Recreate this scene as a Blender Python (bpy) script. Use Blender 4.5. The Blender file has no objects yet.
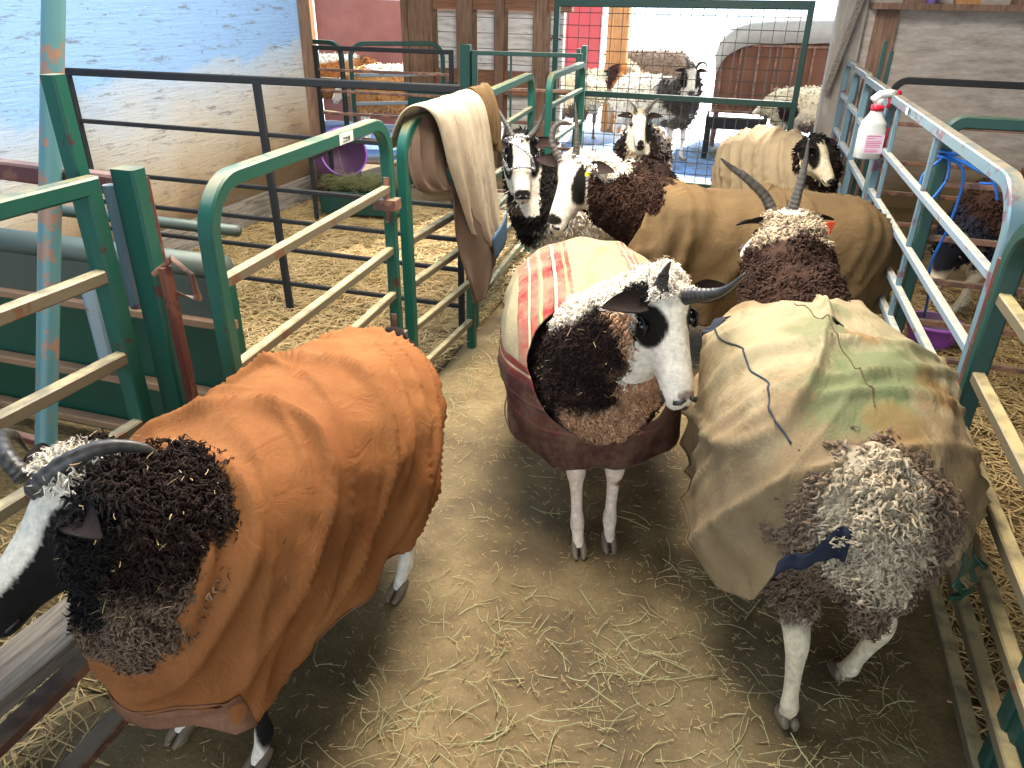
import bpy, bmesh, math, random
import numpy as np
from mathutils import Vector, Matrix, noise, Euler
from math import sin, cos, pi, radians, sqrt
random.seed(7); RNG = np.random.default_rng(7)
SC = bpy.context.scene
COL = SC.collection
# ---------------------------------------------------------------- camera
pitch, yaw, roll, FPX = .4785, .2948, .01756, 753.0
fw = Vector((-sin(yaw)*cos(pitch), cos(yaw)*cos(pitch), -sin(pitch)))
rt = Vector((cos(yaw), sin(yaw), 0)); up = rt.cross(fw)
rt, up = rt*cos(roll)+up*sin(roll), up*cos(roll)-rt*sin(roll)
cd = bpy.data.cameras.new('camera'); cam = bpy.data.objects.new('camera', cd); COL.objects.link(cam)
cam.matrix_world = Matrix(((rt.x, up.x, -fw.x, 0), (rt.y, up.y, -fw.y, 0), (rt.z, up.z, -fw.z, 1.65), (0, 0, 0, 1)))
cd.sensor_width = 36; cd.lens = FPX*36/1024; cd.clip_start = .05; cd.clip_end = 300
SC.camera = cam
# ---------------------------------------------------------------- light
W = bpy.data.worlds.new('sky'); SC.world = W; W.use_nodes = True
bg = W.node_tree.nodes['Background']; bg.inputs[0].default_value = (.72, .86, 1, 1); bg.inputs[1].default_value = 2.4
def lamp(name, kind, loc, rot, energy, color, size=1, sizey=None, angle=None):
    l = bpy.data.lights.new(name, kind); l.energy = energy; l.color = color
    if kind == 'AREA':
        l.size = size
        if sizey: l.shape = 'RECTANGLE'; l.size_y = sizey
    if angle: l.angle = angle
    o = bpy.data.objects.new(name, l); COL.objects.link(o); o.location = loc; o.rotation_euler = rot
    return o
lamp('sun', 'SUN', (0, 12, 8), (radians(-52), 0, radians(-12)), 11.0, (1, .95, .86), angle=radians(1))
lamp('skylight', 'AREA', (-.75, 3.1, 3.02), (0, 0, 0), 230, (1, .93, .83), 1.0, 3.2)
lamp('barn_door_light', 'AREA', (.6, -2.6, 2.0), (radians(72), 0, 0), 15, (.86, .92, 1), 3.4, 2.4)
lamp('left_blue_fill', 'AREA', (-2.4, 2.2, 2.9), (0, radians(-38), 0), 60, (.5, .72, 1), 1.2, 3.5)  # added blue fill from the left, tints the right-hand panels
lamp('left_wall_fill', 'AREA', (-2.3, 3.0, 3.0), (0, radians(48), 0), 85, (.78, .89, 1), 1.2, 5.5)  # added fill lamp to brighten the left wall, no opening there
SC.view_settings.view_transform = 'Standard'; SC.view_settings.look = 'None'
SC.view_settings.gamma = 1; SC.view_settings.use_curve_mapping = False
SC.view_settings.exposure = 0.42
# ---------------------------------------------------------------- materials
def lin(c):
    if isinstance(c, str): c = [int(c[i:i+2], 16)/255 for i in (0, 2, 4)]
    return tuple((x/12.92 if x <= .04045 else ((x+.055)/1.055)**2.4) for x in c[:3])+(1,)
class NT:
    def __init__(s, name):
        s.m = bpy.data.materials.new(name); s.m.use_nodes = True; s.t = s.m.node_tree
        s.b = s.t.nodes['Principled BSDF']; s.co = None
    def n(s, typ, **k):
        x = s.t.nodes.new(typ)
        for a, v in k.items(): setattr(x, a, v)
        return x
    def l(s, a, b): s.t.links.new(a, b)
    def coord(s, kind='Object'):
        if not s.co: s.co = s.n('ShaderNodeTexCoord')
        return s.co.outputs[kind]
    def noise(s, scale, detail=4, rough=.6, vec=None, stretch=None, dist=0):
        v = vec or s.coord()
        if stretch:
            mp = s.n('ShaderNodeMapping'); mp.inputs['Scale'].default_value = stretch; s.l(v, mp.inputs[0]); v = mp.outputs[0]
        x = s.n('ShaderNodeTexNoise'); x.inputs['Scale'].default_value = scale; x.inputs['Detail'].default_value = detail
        x.inputs['Roughness'].default_value = rough; x.inputs['Distortion'].default_value = dist; s.l(v, x.inputs['Vector'])
        return x.outputs['Fac']
    def ramp(s, f, stops, interp='LINEAR'):
        r = s.n('ShaderNodeValToRGB'); r.color_ramp.interpolation = interp; e = r.color_ramp.elements
        while len(e) < len(stops): e.new(.5)
        for i, (p, c) in enumerate(stops):
            e[i].position = p; e[i].color = lin(c) if not isinstance(c, (int, float)) else (c, c, c, 1)
        s.l(f, r.inputs[0]); return r.outputs[0]
    def mix(s, f, a, b, mode='MIX'):
        x = s.n('ShaderNodeMix', data_type='RGBA', blend_type=mode)
        for sock, v in ((x.inputs[0], f), (x.inputs[6], a), (x.inputs[7], b)):
            if isinstance(v, (int, float)): sock.default_value = v
            elif isinstance(v, (str, tuple)): sock.default_value = lin(v)
            else: s.l(v, sock)
        return x.outputs[2]
    def math(s, op, a, b=0):
        x = s.n('ShaderNodeMath', operation=op)
        for i, v in enumerate((a, b)):
            if isinstance(v, (int, float)): x.inputs[i].default_value = v
            else: s.l(v, x.inputs[i])
        return x.outputs[0]
    def xyz(s, kind='Object'):
        x = s.n('ShaderNodeSeparateXYZ'); s.l(s.coord(kind), x.inputs[0]); return x.outputs
    def nz(s):
        g = s.n('ShaderNodeNewGeometry'); x = s.n('ShaderNodeSeparateXYZ'); s.l(g.outputs['Normal'], x.inputs[0]); return x.outputs[2]
    def bump(s, f, strength=.3, dist=.01):
        x = s.n('ShaderNodeBump'); x.inputs['Strength'].default_value = strength; x.inputs['Distance'].default_value = dist
        s.l(f, x.inputs['Height']); s.l(x.outputs[0], s.b.inputs['Normal'])
    def out(s, col, rough=.7, metal=0, spec=None):
        if isinstance(col, (str, tuple)): s.b.inputs['Base Color'].default_value = lin(col)
        else: s.l(col, s.b.inputs['Base Color'])
        s.b.inputs['Roughness'].default_value = rough; s.b.inputs['Metallic'].default_value = metal
        if spec is not None: s.b.inputs['Specular IOR Level'].default_value = spec
        return s.m
def painted(name, paint, chip, dust, chipamt=.62, rough=.42, dustlo=.35):
    t = NT(name); a = t.ramp(t.noise(9, 6, .7), [(chipamt, 0.0), (chipamt+.02, 1.0)])
    v = t.noise(3, 3)
    c = t.mix(v, paint, t.mix(.15, paint, chip)); c = t.mix(a, c, chip)
    if dust:
        d = t.math('MULTIPLY', t.ramp(t.nz(), [(.55, 0.0), (.85, 1.0)]), t.ramp(t.noise(14, 5), [(dustlo, .25), (dustlo+.2, 1.0)]))
        c = t.mix(d, c, dust)
    t.bump(t.noise(40, 4), .25, .003)
    return t.out(c, rough)
M = {}
M['green'] = painted('green_paint', '065646', '4a2a20', '8c8460', .61)
M['green_rail'] = painted('dusty_green_rail', '2a5a4c', '5c4a38', 'c2b08a', .6)
M['tan_rail'] = painted('dusty_tan_rail', '6b6450', '6a4a34', 'c0ac7c', .6)
M['silver_rail'] = painted('sky_pale_rail', '8498a4', '7c5a48', 'c4bca8', .62, .4)  # white-blue sky reflection put into the rail colour
M['blue_green'] = painted('sky_tinted_green_paint', '66848e', '6c5460', 'a89c84', .57, .24)  # green tubes, lightened and blued with the sky's reflection in the base colour
M['pole'] = painted('worn_blue_green_pole', '4a7a7c', '8a6a58', None, .55, .35)
M['maroon'] = painted('maroon_iron', '5a2c28', '7a4a38', '8a6a58', .55)
M['black_iron'] = painted('dark_iron', '14191b', '3a241c', '302c24', .62, .85)
M['dark_green'] = painted('dark_green_iron', '124038', '3a2a22', '55604c', .62, .5)
M['rust'] = painted('rusted_iron', '5f4238', '8a6048', '8c7c66', .5)
def plain(name, c, rough=.6, metal=0, c2=None, sc=8, bump=.2):
    t = NT(name); f = t.noise(sc, 4)
    col = t.mix(f, c, c2) if c2 else c
    if bump: t.bump(t.noise(sc*4, 4), bump, .003)
    return t.out(col, rough, metal)
M['wire'] = plain('grid_wire', '3a4644', .5, .3, '5a4a40')
M['purple'] = plain('purple_plastic', '8a4fb0', .35, 0, '9c6ac0')
M['magenta'] = plain('magenta_purple_plastic', 'a050b4', .35, 0, 'b468c4')
M['bucket_in'] = plain('dark_bucket_inside', '4a2c50', .6, 0, '5a3c50')  # inside coloured darker than the shell
M['straw_stalk'] = plain('straw', 'dcc08a', .55, 0, 'a88850', 3, 0)
M['hay_stalk'] = plain('green_hay', 'cfc89a', .55, 0, '9c9c64', 5, 0)
M['hoof'] = plain('hoof_horn', '94806a', .5, 0, '4c4238', 40)
M['eye'] = NT('eye').out('120c08', .08)
M['eyelid'] = NT('eyelid').out('0c0908', .5)
M['nose'] = NT('nose_skin').out('2a2424', .45)
M['white_plastic'] = plain('white_plastic', 'e4e4e0', .35, 0, 'd8d6cc', 5, 0)
M['red_plastic'] = plain('red_plastic', 'd8203a', .35, 0, 'c01830', 5, 0)
M['pink_label'] = plain('pink_label', 'f0ccd8', .5, 0, 'ecdce4', 5, 0)
M['pink_print'] = NT('pink_print').out('d8589a', .5)
M['black_print'] = NT('black_print').out('202024', .5)
M['label'] = plain('white_label', 'e6e6e0', .45, 0, 'cfcfc4', 20, 0)
M['yellow'] = NT('yellow_tag').out('d8d030', .4)
M['orange_tag'] = NT('orange_tag').out('e8542c', .45)
M['cream_tag'] = NT('cream_tag').out('e4dcc0', .4)
M['blue_rope'] = plain('blue_rope', '1a72c8', .5, 0, '1450a0', 60)
M['rope_bw'] = NT('black_white_rope')
_t = M['rope_bw']; _w = _t.n('ShaderNodeTexChecker'); _w.inputs['Scale'].default_value = 110; _w.inputs[1].default_value = lin('e0e0e0'); _w.inputs[2].default_value = lin('18181c'); _t.l(_t.coord(), _w.inputs[0]); M['rope_bw'] = _t.out(_w.outputs[0], .7)
M['hung_canvas'] = plain('hung_beige_canvas', 'c8b496', .85, 0, '9c9484', 4)
M['dark_lining'] = plain('dark_brown_lining', '4c3a30', .9, 0, '7a6450', 5)
M['blue_patch'] = plain('blue_grey_patch', '4c6880', .85, 0, '3a5068', 12)
M['hay_fill_m'] = plain('dark_green_hay', '5a6238', .7, 0, '8a8250', 5, 0)
M['cover_grey'] = plain('grey_weathered_cover', '8c8880', .85, 0, 'a8a49c', 12)
M['feeder_brown'] = plain('rusty_brown_feeder', '7c5440', .85, 0, '5c3a2c', 5)
M['can_paint'] = plain('blue_pink_can', '3c90d0', .4, 0, 'c070c0', 14, 0)
def wood(name, a, b, grain=(1, 1, 12), rough=.8, sc=4):
    t = NT(name); g = t.noise(sc, 8, .7, stretch=grain, dist=.4)
    c = t.ramp(g, [(.3, a), (.62, b)]); k = t.ramp(t.noise(1.7, 3), [(.3, .6), (.7, 1.0)])
    c = t.mix(1.0, c, k, 'MULTIPLY'); t.bump(g, .5, .006); return t.out(c, rough)
M['stud'] = wood('brown_stud_wood', '644636', 'a8846a', (14, 14, 1))
M['plank'] = wood('brown_plank_wood', '7a4a34', 'b07e60', (1, 14, 14))
M['grey_wood'] = wood('weathered_grey_wood', '4c443c', 'a89c8c', (14, 1, 14))
M['orange_wood'] = wood('orange_post_wood', 'b07040', 'e0a468', (14, 14, 1))
M['red_board'] = plain('red_painted_board', 'b83844', .8, 0, 'a05048', 4)
M['pink_board'] = plain('faded_red_board', 'b87c70', .85, 0, '8a5044', 3)
# left wall plywood: white paint with blue sky glow mixed in higher up, scuffed, dirty toward the floor where sheep rub it
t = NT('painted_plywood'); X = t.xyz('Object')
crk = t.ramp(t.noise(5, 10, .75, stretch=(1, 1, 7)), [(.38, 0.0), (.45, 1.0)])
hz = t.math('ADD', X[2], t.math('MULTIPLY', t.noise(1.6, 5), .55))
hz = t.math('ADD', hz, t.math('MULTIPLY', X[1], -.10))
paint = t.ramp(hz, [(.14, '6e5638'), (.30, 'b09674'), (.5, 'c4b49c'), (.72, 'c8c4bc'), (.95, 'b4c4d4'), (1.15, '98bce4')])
paint = t.mix(t.math('MULTIPLY', t.math('SUBTRACT', 1.0, crk), .7), paint, '6e665c')
spk = t.ramp(t.noise(22, 5, .85), [(.62, 0.0), (.66, 1.0)])
paint = t.mix(t.math('MULTIPLY', spk, .6), paint, '4a3c30')
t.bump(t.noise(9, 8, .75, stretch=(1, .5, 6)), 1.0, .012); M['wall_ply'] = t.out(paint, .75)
# right/back boards
t = NT('bare_board'); g = t.noise(4, 9, .72, stretch=(1, 1, 4)); X = t.xyz()
c = t.ramp(g, [(.3, '988a7c'), (.55, 'c6b8aa'), (.7, 'd8cec4')])
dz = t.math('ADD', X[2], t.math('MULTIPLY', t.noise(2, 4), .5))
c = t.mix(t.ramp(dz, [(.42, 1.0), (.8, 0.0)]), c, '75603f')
spk = t.ramp(t.noise(34, 5, .8), [(.64, 0.0), (.7, 1.0)]); c = t.mix(t.math('MULTIPLY', spk, .5), c, '50463c')
w = t.n('ShaderNodeTexWave', wave_type='BANDS', bands_direction='Z'); w.inputs['Scale'].default_value = 1.1; t.l(t.coord(), w.inputs[0])
t.bump(g, .5, .006); M['board'] = t.out(c, .85)
t = NT('white_washed_planks'); X = t.xyz(); g = t.noise(5, 8, .7, stretch=(1, 1, 6))
c = t.ramp(g, [(.3, 'b8aca0'), (.55, 'ece6de')])
fr = t.math('FRACT', t.math('MULTIPLY', X[2], 7.0)); c = t.mix(t.ramp(fr, [(.03, 1.0), (.06, 0.0)]), c, '4a4038')
c = t.mix(t.math('MULTIPLY', t.ramp(t.noise(11, 3), [(.68, 0.0), (.72, 1.0)]), .8), c, '6a5446'); t.bump(g, .4, .005); M['white_plank'] = t.out(c, .85)
# ground
t = NT('trodden_floor'); X = t.xyz()
c = t.ramp(t.noise(2.2, 8, .65), [(.34, '483820'), (.5, '725e3a'), (.64, '947e54')])
c = t.mix(t.ramp(t.noise(60, 4, .8), [(.52, 0.0), (.68, .7)]), c, '574a30')
c = t.mix(t.ramp(t.noise(130, 3, .8), [(.6, 0.0), (.68, .8)]), c, 'b8a672')
c = t.mix(t.ramp(t.noise(1.1, 4), [(.55, 0.0), (.68, .65)]), c, '66583c')
t.bump(t.noise(45, 7, .75), .6, .01); M['floor'] = t.out(c, .62)
t = NT('straw_ground'); g = t.noise(14, 8, .8, stretch=(1, 3, 1), dist=2)
c = t.ramp(g, [(.33, '3f301c'), (.5, '7d6436'), (.66, 'b79a5c')]); t.bump(g, 1, .02); M['straw_ground'] = t.out(c, .8)
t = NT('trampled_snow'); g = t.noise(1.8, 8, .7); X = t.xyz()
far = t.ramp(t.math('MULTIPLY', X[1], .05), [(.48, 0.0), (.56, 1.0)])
c = t.ramp(g, [(.38, '5c564a'), (.47, '5478a8'), (.6, '6a94c8')]); c = t.mix(far, c, 'f2f4f8')  # near ground: blue sky reflection painted into the colour
t.bump(t.noise(10, 6), .6, .04); M['snow'] = t.out(c, .7)
M['green_sheet'] = painted('green_sheet_steel', '0f4a3a', '3c4a40', '7d7a5c', .66, .38)
M['grey_sheet'] = plain('scuffed_grey_green_sheet', '5a6258', .5, .2, '3c463e', 4)
M['oxide'] = plain('tan_slat', 'a07e5c', .6, 0, '80604a', 6)
M['concrete'] = wood('stained_post', '8c8278', 'b4aaa0', (6, 6, 1))
M['ceiling'] = plain('barn_roof', '4a443e', .8)
# wool / hide: colour comes from the animal's own markings, plus sun painted on two backs
def vcol_mat(name, rough=.85, sheen=.03, bsc=60, bs=.5):
    t = NT(name); a = t.n('ShaderNodeVertexColor', layer_name='Col')
    f = t.ramp(t.noise(bsc, 4, .7), [(.3, .72), (.7, 1.12)])
    c = t.mix(1.0, a.outputs[0], f, 'MULTIPLY'); t.bump(t.noise(bsc*1.6, 4), bs, .004)
    m = t.out(c, rough, 0, .15); t.b.inputs['Sheen Weight'].default_value = sheen; t.b.inputs['Sheen Roughness'].default_value = .6
    return m
M['hide'] = vcol_mat('sheep_hide'); M['fleece'] = vcol_mat('sheep_fleece', .8, .03, 90, .3)
t = NT('horn_keratin'); a = t.n('ShaderNodeVertexColor', layer_name='Col')
g = t.noise(40, 5, .7, stretch=(1, 1, 3)); c = t.mix(1.0, a.outputs[0], t.ramp(g, [(.3, .6), (.7, 1.1)]), 'MULTIPLY'); t.bump(g, .3, .003); M['horn'] = t.out(c, .38)
# ---------------------------------------------------------------- mesh helpers
def mesh_obj(name, verts, faces, mat, parent=None, smooth=True, cols=None, loc=None):
    me = bpy.data.meshes.new(name); me.from_pydata([tuple(map(float, v)) for v in verts], [], faces); me.update(); me.shade_smooth()
    if not smooth: me.set_sharp_from_angle(angle=radians(24))
    if cols is not None: set_cols(me, cols)
    for mm in (mat if isinstance(mat, (list, tuple)) else [mat]): me.materials.append(M[mm] if isinstance(mm, str) else mm)
    o = bpy.data.objects.new(name, me); COL.objects.link(o)
    if parent: o.parent = parent
    if loc is not None: o.location = loc
    return o
def set_cols(me, cols):
    a = me.color_attributes.new('Col', 'FLOAT_COLOR', 'POINT')
    c = np.ones((len(me.vertices), 4), 'f'); c[:, :3] = cols; a.data.foreach_set('color', c.ravel())
def props(o, label=None, cat=None, group=None, kind=None):
    for k, v in (('label', label), ('category', cat), ('group', group), ('kind', kind)):
        if v: o[k] = v
    return o
def empty(name, loc=(0, 0, 0), rz=0, **k):
    o = bpy.data.objects.new(name, None); COL.objects.link(o); o.location = loc; o.rotation_euler = (0, 0, rz); o.empty_display_size = .1
    return props(o, **k)
class MB:
    """collects shapes into ONE mesh"""
    def __init__(s): s.v = []; s.f = []; s.c = []
    def add(s, v, f, c=None):
        n = len(s.v); s.v += [tuple(p) for p in v]; s.f += [tuple(i+n for i in q) for q in f]
        if c is not None: s.c += [tuple(c)]*len(v) if np.ndim(c) == 1 else [tuple(x) for x in c]
    def box(s, a, b, bev=0):
        (x0, y0, z0), (x1, y1, z1) = a, b
        s.add([(x0, y0, z0), (x1, y0, z0), (x1, y1, z0), (x0, y1, z0), (x0, y0, z1), (x1, y0, z1), (x1, y1, z1), (x0, y1, z1)],
              [(3, 2, 1, 0), (4, 5, 6, 7), (0, 1, 5, 4), (1, 2, 6, 5), (2, 3, 7, 6), (3, 0, 4, 7)])
    def sweep(s, pts, prof, upv, closed=False, scale=None):
        """sweep a closed 2-D profile [(side, up)] along pts with a fixed reference vector"""
        P = [Vector(p) for p in pts]; U = Vector(upv); n = len(P); k = len(prof); V = []
        for i, p in enumerate(P):
            a = P[i-1] if i else (P[-1] if closed else P[0]); b = P[i+1] if i < n-1 else (P[0] if closed else P[-1])
            t = (b-a).normalized()
            d1 = (P[i]-a); d2 = (b-P[i]); cs = 1
            if d1.length > 1e-7 and d2.length > 1e-7:
                cs = 1/max(.4, cos(d1.angle(d2)/2))
            sd = t.cross(U)
            if sd.length < 1e-4: sd = t.orthogonal()
            sd.normalize(); uu = sd.cross(t).normalized(); sc = scale[i] if scale is not None else 1
            V += [p+sd*q[0]*sc*cs+uu*q[1]*sc for q in prof]
        F = []
        for i in range(n if closed else n-1):
            j = (i+1) % n
            F += [(i*k+m, i*k+(m+1) % k, j*k+(m+1) % k, j*k+m) for m in range(k)]
        if not closed: F += [tuple(range(k-1, -1, -1)), tuple((n-1)*k+m for m in range(k))]
        s.add(V, F)
    def tube(s, pts, r, k=8, upv=None, closed=False, scale=None):
        P = [Vector(p) for p in pts]
        if upv is None:
            d = (P[-1]-P[0]); d = d if d.length > 1e-4 else P[1]-P[0]; d.normalize(); upv = (0, 0, 1) if abs(d.z) < .8 else (1, 0, .01)
        s.sweep(P, [(r*cos(2*pi*i/k), r*sin(2*pi*i/k)) for i in range(k)], upv, closed, scale)
    def build(s, name, mat, parent=None, smooth=False, **k):
        return mesh_obj(name, s.v, s.f, mat, parent, smooth, s.c if s.c else None, **k)
def rprof(w, h, b=.12):
    w /= 2; h /= 2; c = min(w, h)*b*2
    return [(w, -h+c), (w, h-c), (w-c, h), (-w+c, h), (-w, h-c), (-w, -h+c), (-w+c, -h), (w-c, -h)]
def spline(P, n):
    P = [np.array(p, float) for p in P]; out = []; m = len(P)-1
    for i in range(n):
        u = i/(n-1)*m; k = min(int(u), m-1); t_ = u-k
        p0 = P[k-1] if k else 2*P[0]-P[1]; p1 = P[k]; p2 = P[k+1]; p3 = P[k+2] if k+2 <= m else 2*P[m]-P[m-1]
        out.append(.5*((2*p1)+(-p0+p2)*t_+(2*p0-5*p1+4*p2-p3)*t_**2+(-p0+3*p1-3*p2+p3)*t_**3))
    return np.array(out)
# ================================================================ STRUCTURE
def struct(name, o, label=None): o.name = name; o['kind'] = 'structure'; return o
def slab(name, a, b, mat):
    m = MB(); m.box(a, b); return struct(name, m.build(name, mat))
slab('floor', (-7.5, -4, -.1), (5.5, 7.75, 0), 'floor')
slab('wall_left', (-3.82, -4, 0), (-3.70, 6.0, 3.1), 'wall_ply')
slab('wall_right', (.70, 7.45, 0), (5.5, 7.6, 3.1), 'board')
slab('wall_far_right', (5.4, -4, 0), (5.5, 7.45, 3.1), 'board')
slab('wall_far_left', (-7.5, -4, 0), (-7.4, 7.7, 3.1), 'board')
slab('ceiling', (-7.5, -4, 3.1), (5.5, 8.3, 3.2), 'ceiling')
slab('baseboard_left', (-3.70, -2, 0), (-3.655, 5.95, .2), 'grey_wood')
slab('trim_1', (-3.86, 6.0, 0), (-3.66, 6.12, 3.1), 'stud')     # end post of left wall
# outside ground
m = MB(); m.box((-30, 7.75, -.12), (30, 60, -.01)); struct('floor_yard', m.build('floor_yard', 'snow')); 
# wall on the right: ledge and framing above the boards
m = MB(); m.box((.74, 7.22, 1.585), (5.4, 7.45, 1.63)); struct('trim_2', m.build('trim_2', 'stud'))
for i, x in enumerate((.98, 1.75, 2.6)):
    slab('trim_%d' % (3+i), (x, 7.36, 1.63), (x+.16, 7.45, 3.0), 'stud')
# brown stained board and pale end post at the left end of that wall
slab('trim_6', (.50, 7.38, 0), (.72, 7.62, 3.1), 'concrete'); slab('trim_7', (.80, 7.40, 0), (.97, 7.45, 1.58), 'stud')
# back wall with studs, left of the gate
slab('wall_back', (-3.35, 7.95, 0), (-1.95, 8.05, 1.50), 'white_plank')
slab('wall_back_upper', (-3.35, 7.95, 1.62), (-1.95, 8.05, 3.1), 'white_plank')
for i, (x, w_) in enumerate(((-3.62, .07), (-3.54, .26), (-3.02, .17), (-2.62, .10), (-2.22, .14))):
    slab('trim_%d' % (8+i), (x, 7.80, 0), (x+w_, 7.95, 3.1), 'stud')
slab('trim_13', (-3.3, 7.86, .72), (-1.95, 7.90, .95), 'plank')
slab('trim_14', (-3.62, 7.84, 1.5), (-1.85, 7.94, 1.62), 'plank')
# faded red board wall and orange post of the next bay, far left
slab('wall_far_back', (-5.9, 10.0, 0), (-4.3, 10.06, 1.55), 'pink_board')
slab('trim_15', (-6.3, 9.9, 0), (-5.95, 10.05, 2.6), 'orange_wood')
slab('trim_16', (-2.02, 10.6, 0), (-1.75, 10.75, 2.6), 'orange_wood')
slab('wall_red_shed', (-3.8, 12.6, 0), (-2.5, 12.7, 1.6), 'red_board')
# ================================================================ PANELS
def vpanel(name, A, B, h, zs, mats=('green', 'tan_rail'), rad=.12, w=.042, rw=.03, verts=(), label='', cat='pen fence', group=None, bottom=True, tallrun=None, z0=0.0, hooks=()):
    """livestock panel: bent-tube frame from A to B (x, y), rails at heights zs"""
    A = Vector((A[0], A[1], 0)); B = Vector((B[0], B[1], 0)); L = (B-A).length; ang = math.atan2(B.y-A.y, B.x-A.x)
    root = empty(name, A, ang, label=label, cat=cat, group=group)
    P = [(0, 0, z0), (0, 0, h-rad)]
    if rad > .01:
        P += [(rad-rad*cos(a), 0, h-rad+rad*sin(a)) for a in (pi/20*i for i in range(1, 10))]
        P += [(rad, 0, h), (L-rad, 0, h)]
        P += [(L-rad+rad*sin(a), 0, h-rad+rad*cos(a)) for a in (pi/20*i for i in range(1, 10))]
        P += [(L, 0, h-rad), (L, 0, z0)]
    else: P = [(0, 0, z0), (0, 0, h), (L, 0, h), (L, 0, z0)]
    m = MB(); m.sweep(P, rprof(w, w), (0, 1, 0)); m.build('frame', mats[0], root)
    for z in zs:
        m = MB(); m.sweep([(w*.4, 0, z), (L-w*.4, 0, z)], rprof(rw, rw), (0, 0, 1)); m.build('rail', mats[1], root)
    for x in verts:
        m = MB(); m.sweep([(x, 0, z0+.05), (x, 0, h-w*.4)], rprof(rw*.7, rw*.7), (0, 1, 0)); m.build('upright', mats[0], root)
    for x, z in hooks:
        m = MB(); m.box((x-.03, -.045, z-.04), (x+.03, .045, z+.0)); m.tube([(x, 0, z-.09), (x, 0, z+.08)], .012); m.build('hinge', 'rust', root)
    return root
RL = (.985, .745, .56, .36, .15)
g1 = vpanel('livestock_gate', (-1.235, 1.50), (-1.30, 2.62), 1.23, RL, label='green bowed gate with a white sticker on its top rail, tan dusty rails', rad=.13, hooks=((1.10, .95), (1.10, .4)))
m = MB(); m.box((.70, .0215, 1.212), (.80, .0235, 1.245)); m.box((.70,-.0235,1.212),(.80,-.0215,1.245)); stk = m.build('label_sticker', 'label', g1)
m = MB()
for i in range(3): m.box((.725+i*.018, -.0245, 1.228-i*.003), (.737+i*.018, -.0232, 1.232))
m.box((.722, -.0245, 1.219), (.772, -.0232, 1.221)); m.build('sticker_print', 'black_print', stk)
g2 = vpanel('pen_fence', (-1.28, 2.72), (-1.25, 3.38), 1.20, RL, label='short green panel beyond the stickered gate with the old canvas hanging over it', rad=.12)
g3 = vpanel('pen_fence', (-1.32, 3.62), (-1.42, 5.00), 1.19, RL, label='third green bowed panel on the left, right after the hanging canvas', mats=('green', 'green_rail'))
g4 = vpanel('pen_fence', (-1.33, 5.10), (-1.36, 6.25), 1.17, RL, label='furthest green bowed panel on the left of the aisle, near the wire gate', mats=('green', 'green_rail'), rad=.1)
# near-left gate: ends just before the hinge posts, runs out of the frame
fg = vpanel('livestock_gate', (-1.52, .2), (-1.47, 1.40), 1.235, (1.02, .80, .60, .40, .2), label='nearest green gate at the left edge with square corner and cream rails', rad=0, rw=.034)
m = MB(); m.sweep([(0, 0, 0), (0, 0, 1.47)], rprof(.042, .042), (0, 1, 0)); m.build('fence_post', 'green', None)
o = COL.objects[-1]; o.location = (-1.535, 1.455, 0); o.rotation_euler = (0, radians(-.6), 0.05); o.name = 'fence_post'
props(o, 'tall green square steel post leaning behind the nearest gate', 'post')
hp = empty('hinge_post', (-1.44, 1.50, 0), label='short green square hinge post with rust between the two left gates', cat='post')
m = MB(); m.sweep([(0, 0, 0), (0, 0, 1.26)], rprof(.07, .05), (0, 1, 0)); m.build('post', 'green', hp)
m = MB(); m.tube([(-.045, -.02, .9), (-.045, -.02, 1.22)], .017, 10); m.build('pin', 'blue_green', hp)
m = MB(); m.sweep([(.07, -.01, 0), (.06, -.01, 1.02)], rprof(.022, .03), (0, 1, 0)); m.build('rusty_bar', 'maroon', hp)
m = MB(); m.tube([(.03, -.02, 1.0), (.08, 0, 1.04), (.12, .01, 1.0), (.12, .02, .93), (.06, 0, .95)], .008); m.build('latch_chain', 'rust', hp)
mp = empty('pen_fence', (-1.56, 1.66, 0), pi*.985, label='maroon iron panel behind the green hinge posts at left', cat='pen fence')
m = MB(); m.sweep([(0, 0, 0), (0, 0, 1.17), (2.0, 0, 1.19)], rprof(.045, .045), (0, 1, 0)); m.build('frame', 'maroon', mp)
for z in (.2,): 
    m = MB(); m.sweep([(0, 0, z), (1.9, 0, z)], rprof(.03, .03), (0, 0, 1)); m.build('rail', 'maroon', mp)
# round worn pole
m = MB(); m.tube([(-1.844, 1.23, 0), (-1.84, 1.39, .47), (-1.83, 1.78, 1.62), (-1.82, 2.28, 3.09)], .029, 20, (1, 0, 0)); o = m.build('round_pole', 'pole', smooth=True)
props(o, 'tall round blue-green pole with flaking paint at the left edge', 'pole')
# green sheet metal stall side with tan slats, far left
ch = empty('sheet_metal_chute', (-2.25, 2.05, 0), 0, label='low green sheet-steel stall side with tan slats behind the round pole', cat='chute')
m = MB(); m.box((-1.2, -.02, .05), (.62, .02, .78)); m.build('sheet', 'green_sheet', ch)
m = MB(); m.sweep([(-1.2, 0, .80), (.6, 0, .80)], [(.05*cos(a), .05*sin(a)) for a in (2*pi*i/12 for i in range(12))], (0, 0, 1)); m.build('rolled_top', 'grey_sheet', ch, True)
m = MB(); m.box((-1.2, -.05, .62), (.62, -.015, .78)); m.build('upper_sheet', 'grey_sheet', ch)
for z in (.62, .33, .11):
    m = MB(); m.sweep([(-1.2, -.05, z), (.64, -.05, z)], rprof(.05, .03), (0, 0, 1)); m.build('slat', 'oxide', ch)
m = MB(); m.sweep([(.08, -.07, .40), (.08, -.07, .71)], rprof(.05, .09, .4), (0, 1, 0)); m.build('latch_plate', 'silver_rail', ch)
m = MB(); m.tube([(-1.2, .3, .84), (.45, .3, .84)], .022, 10); m.build('pipe', 'grey_sheet', ch, True)
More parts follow.
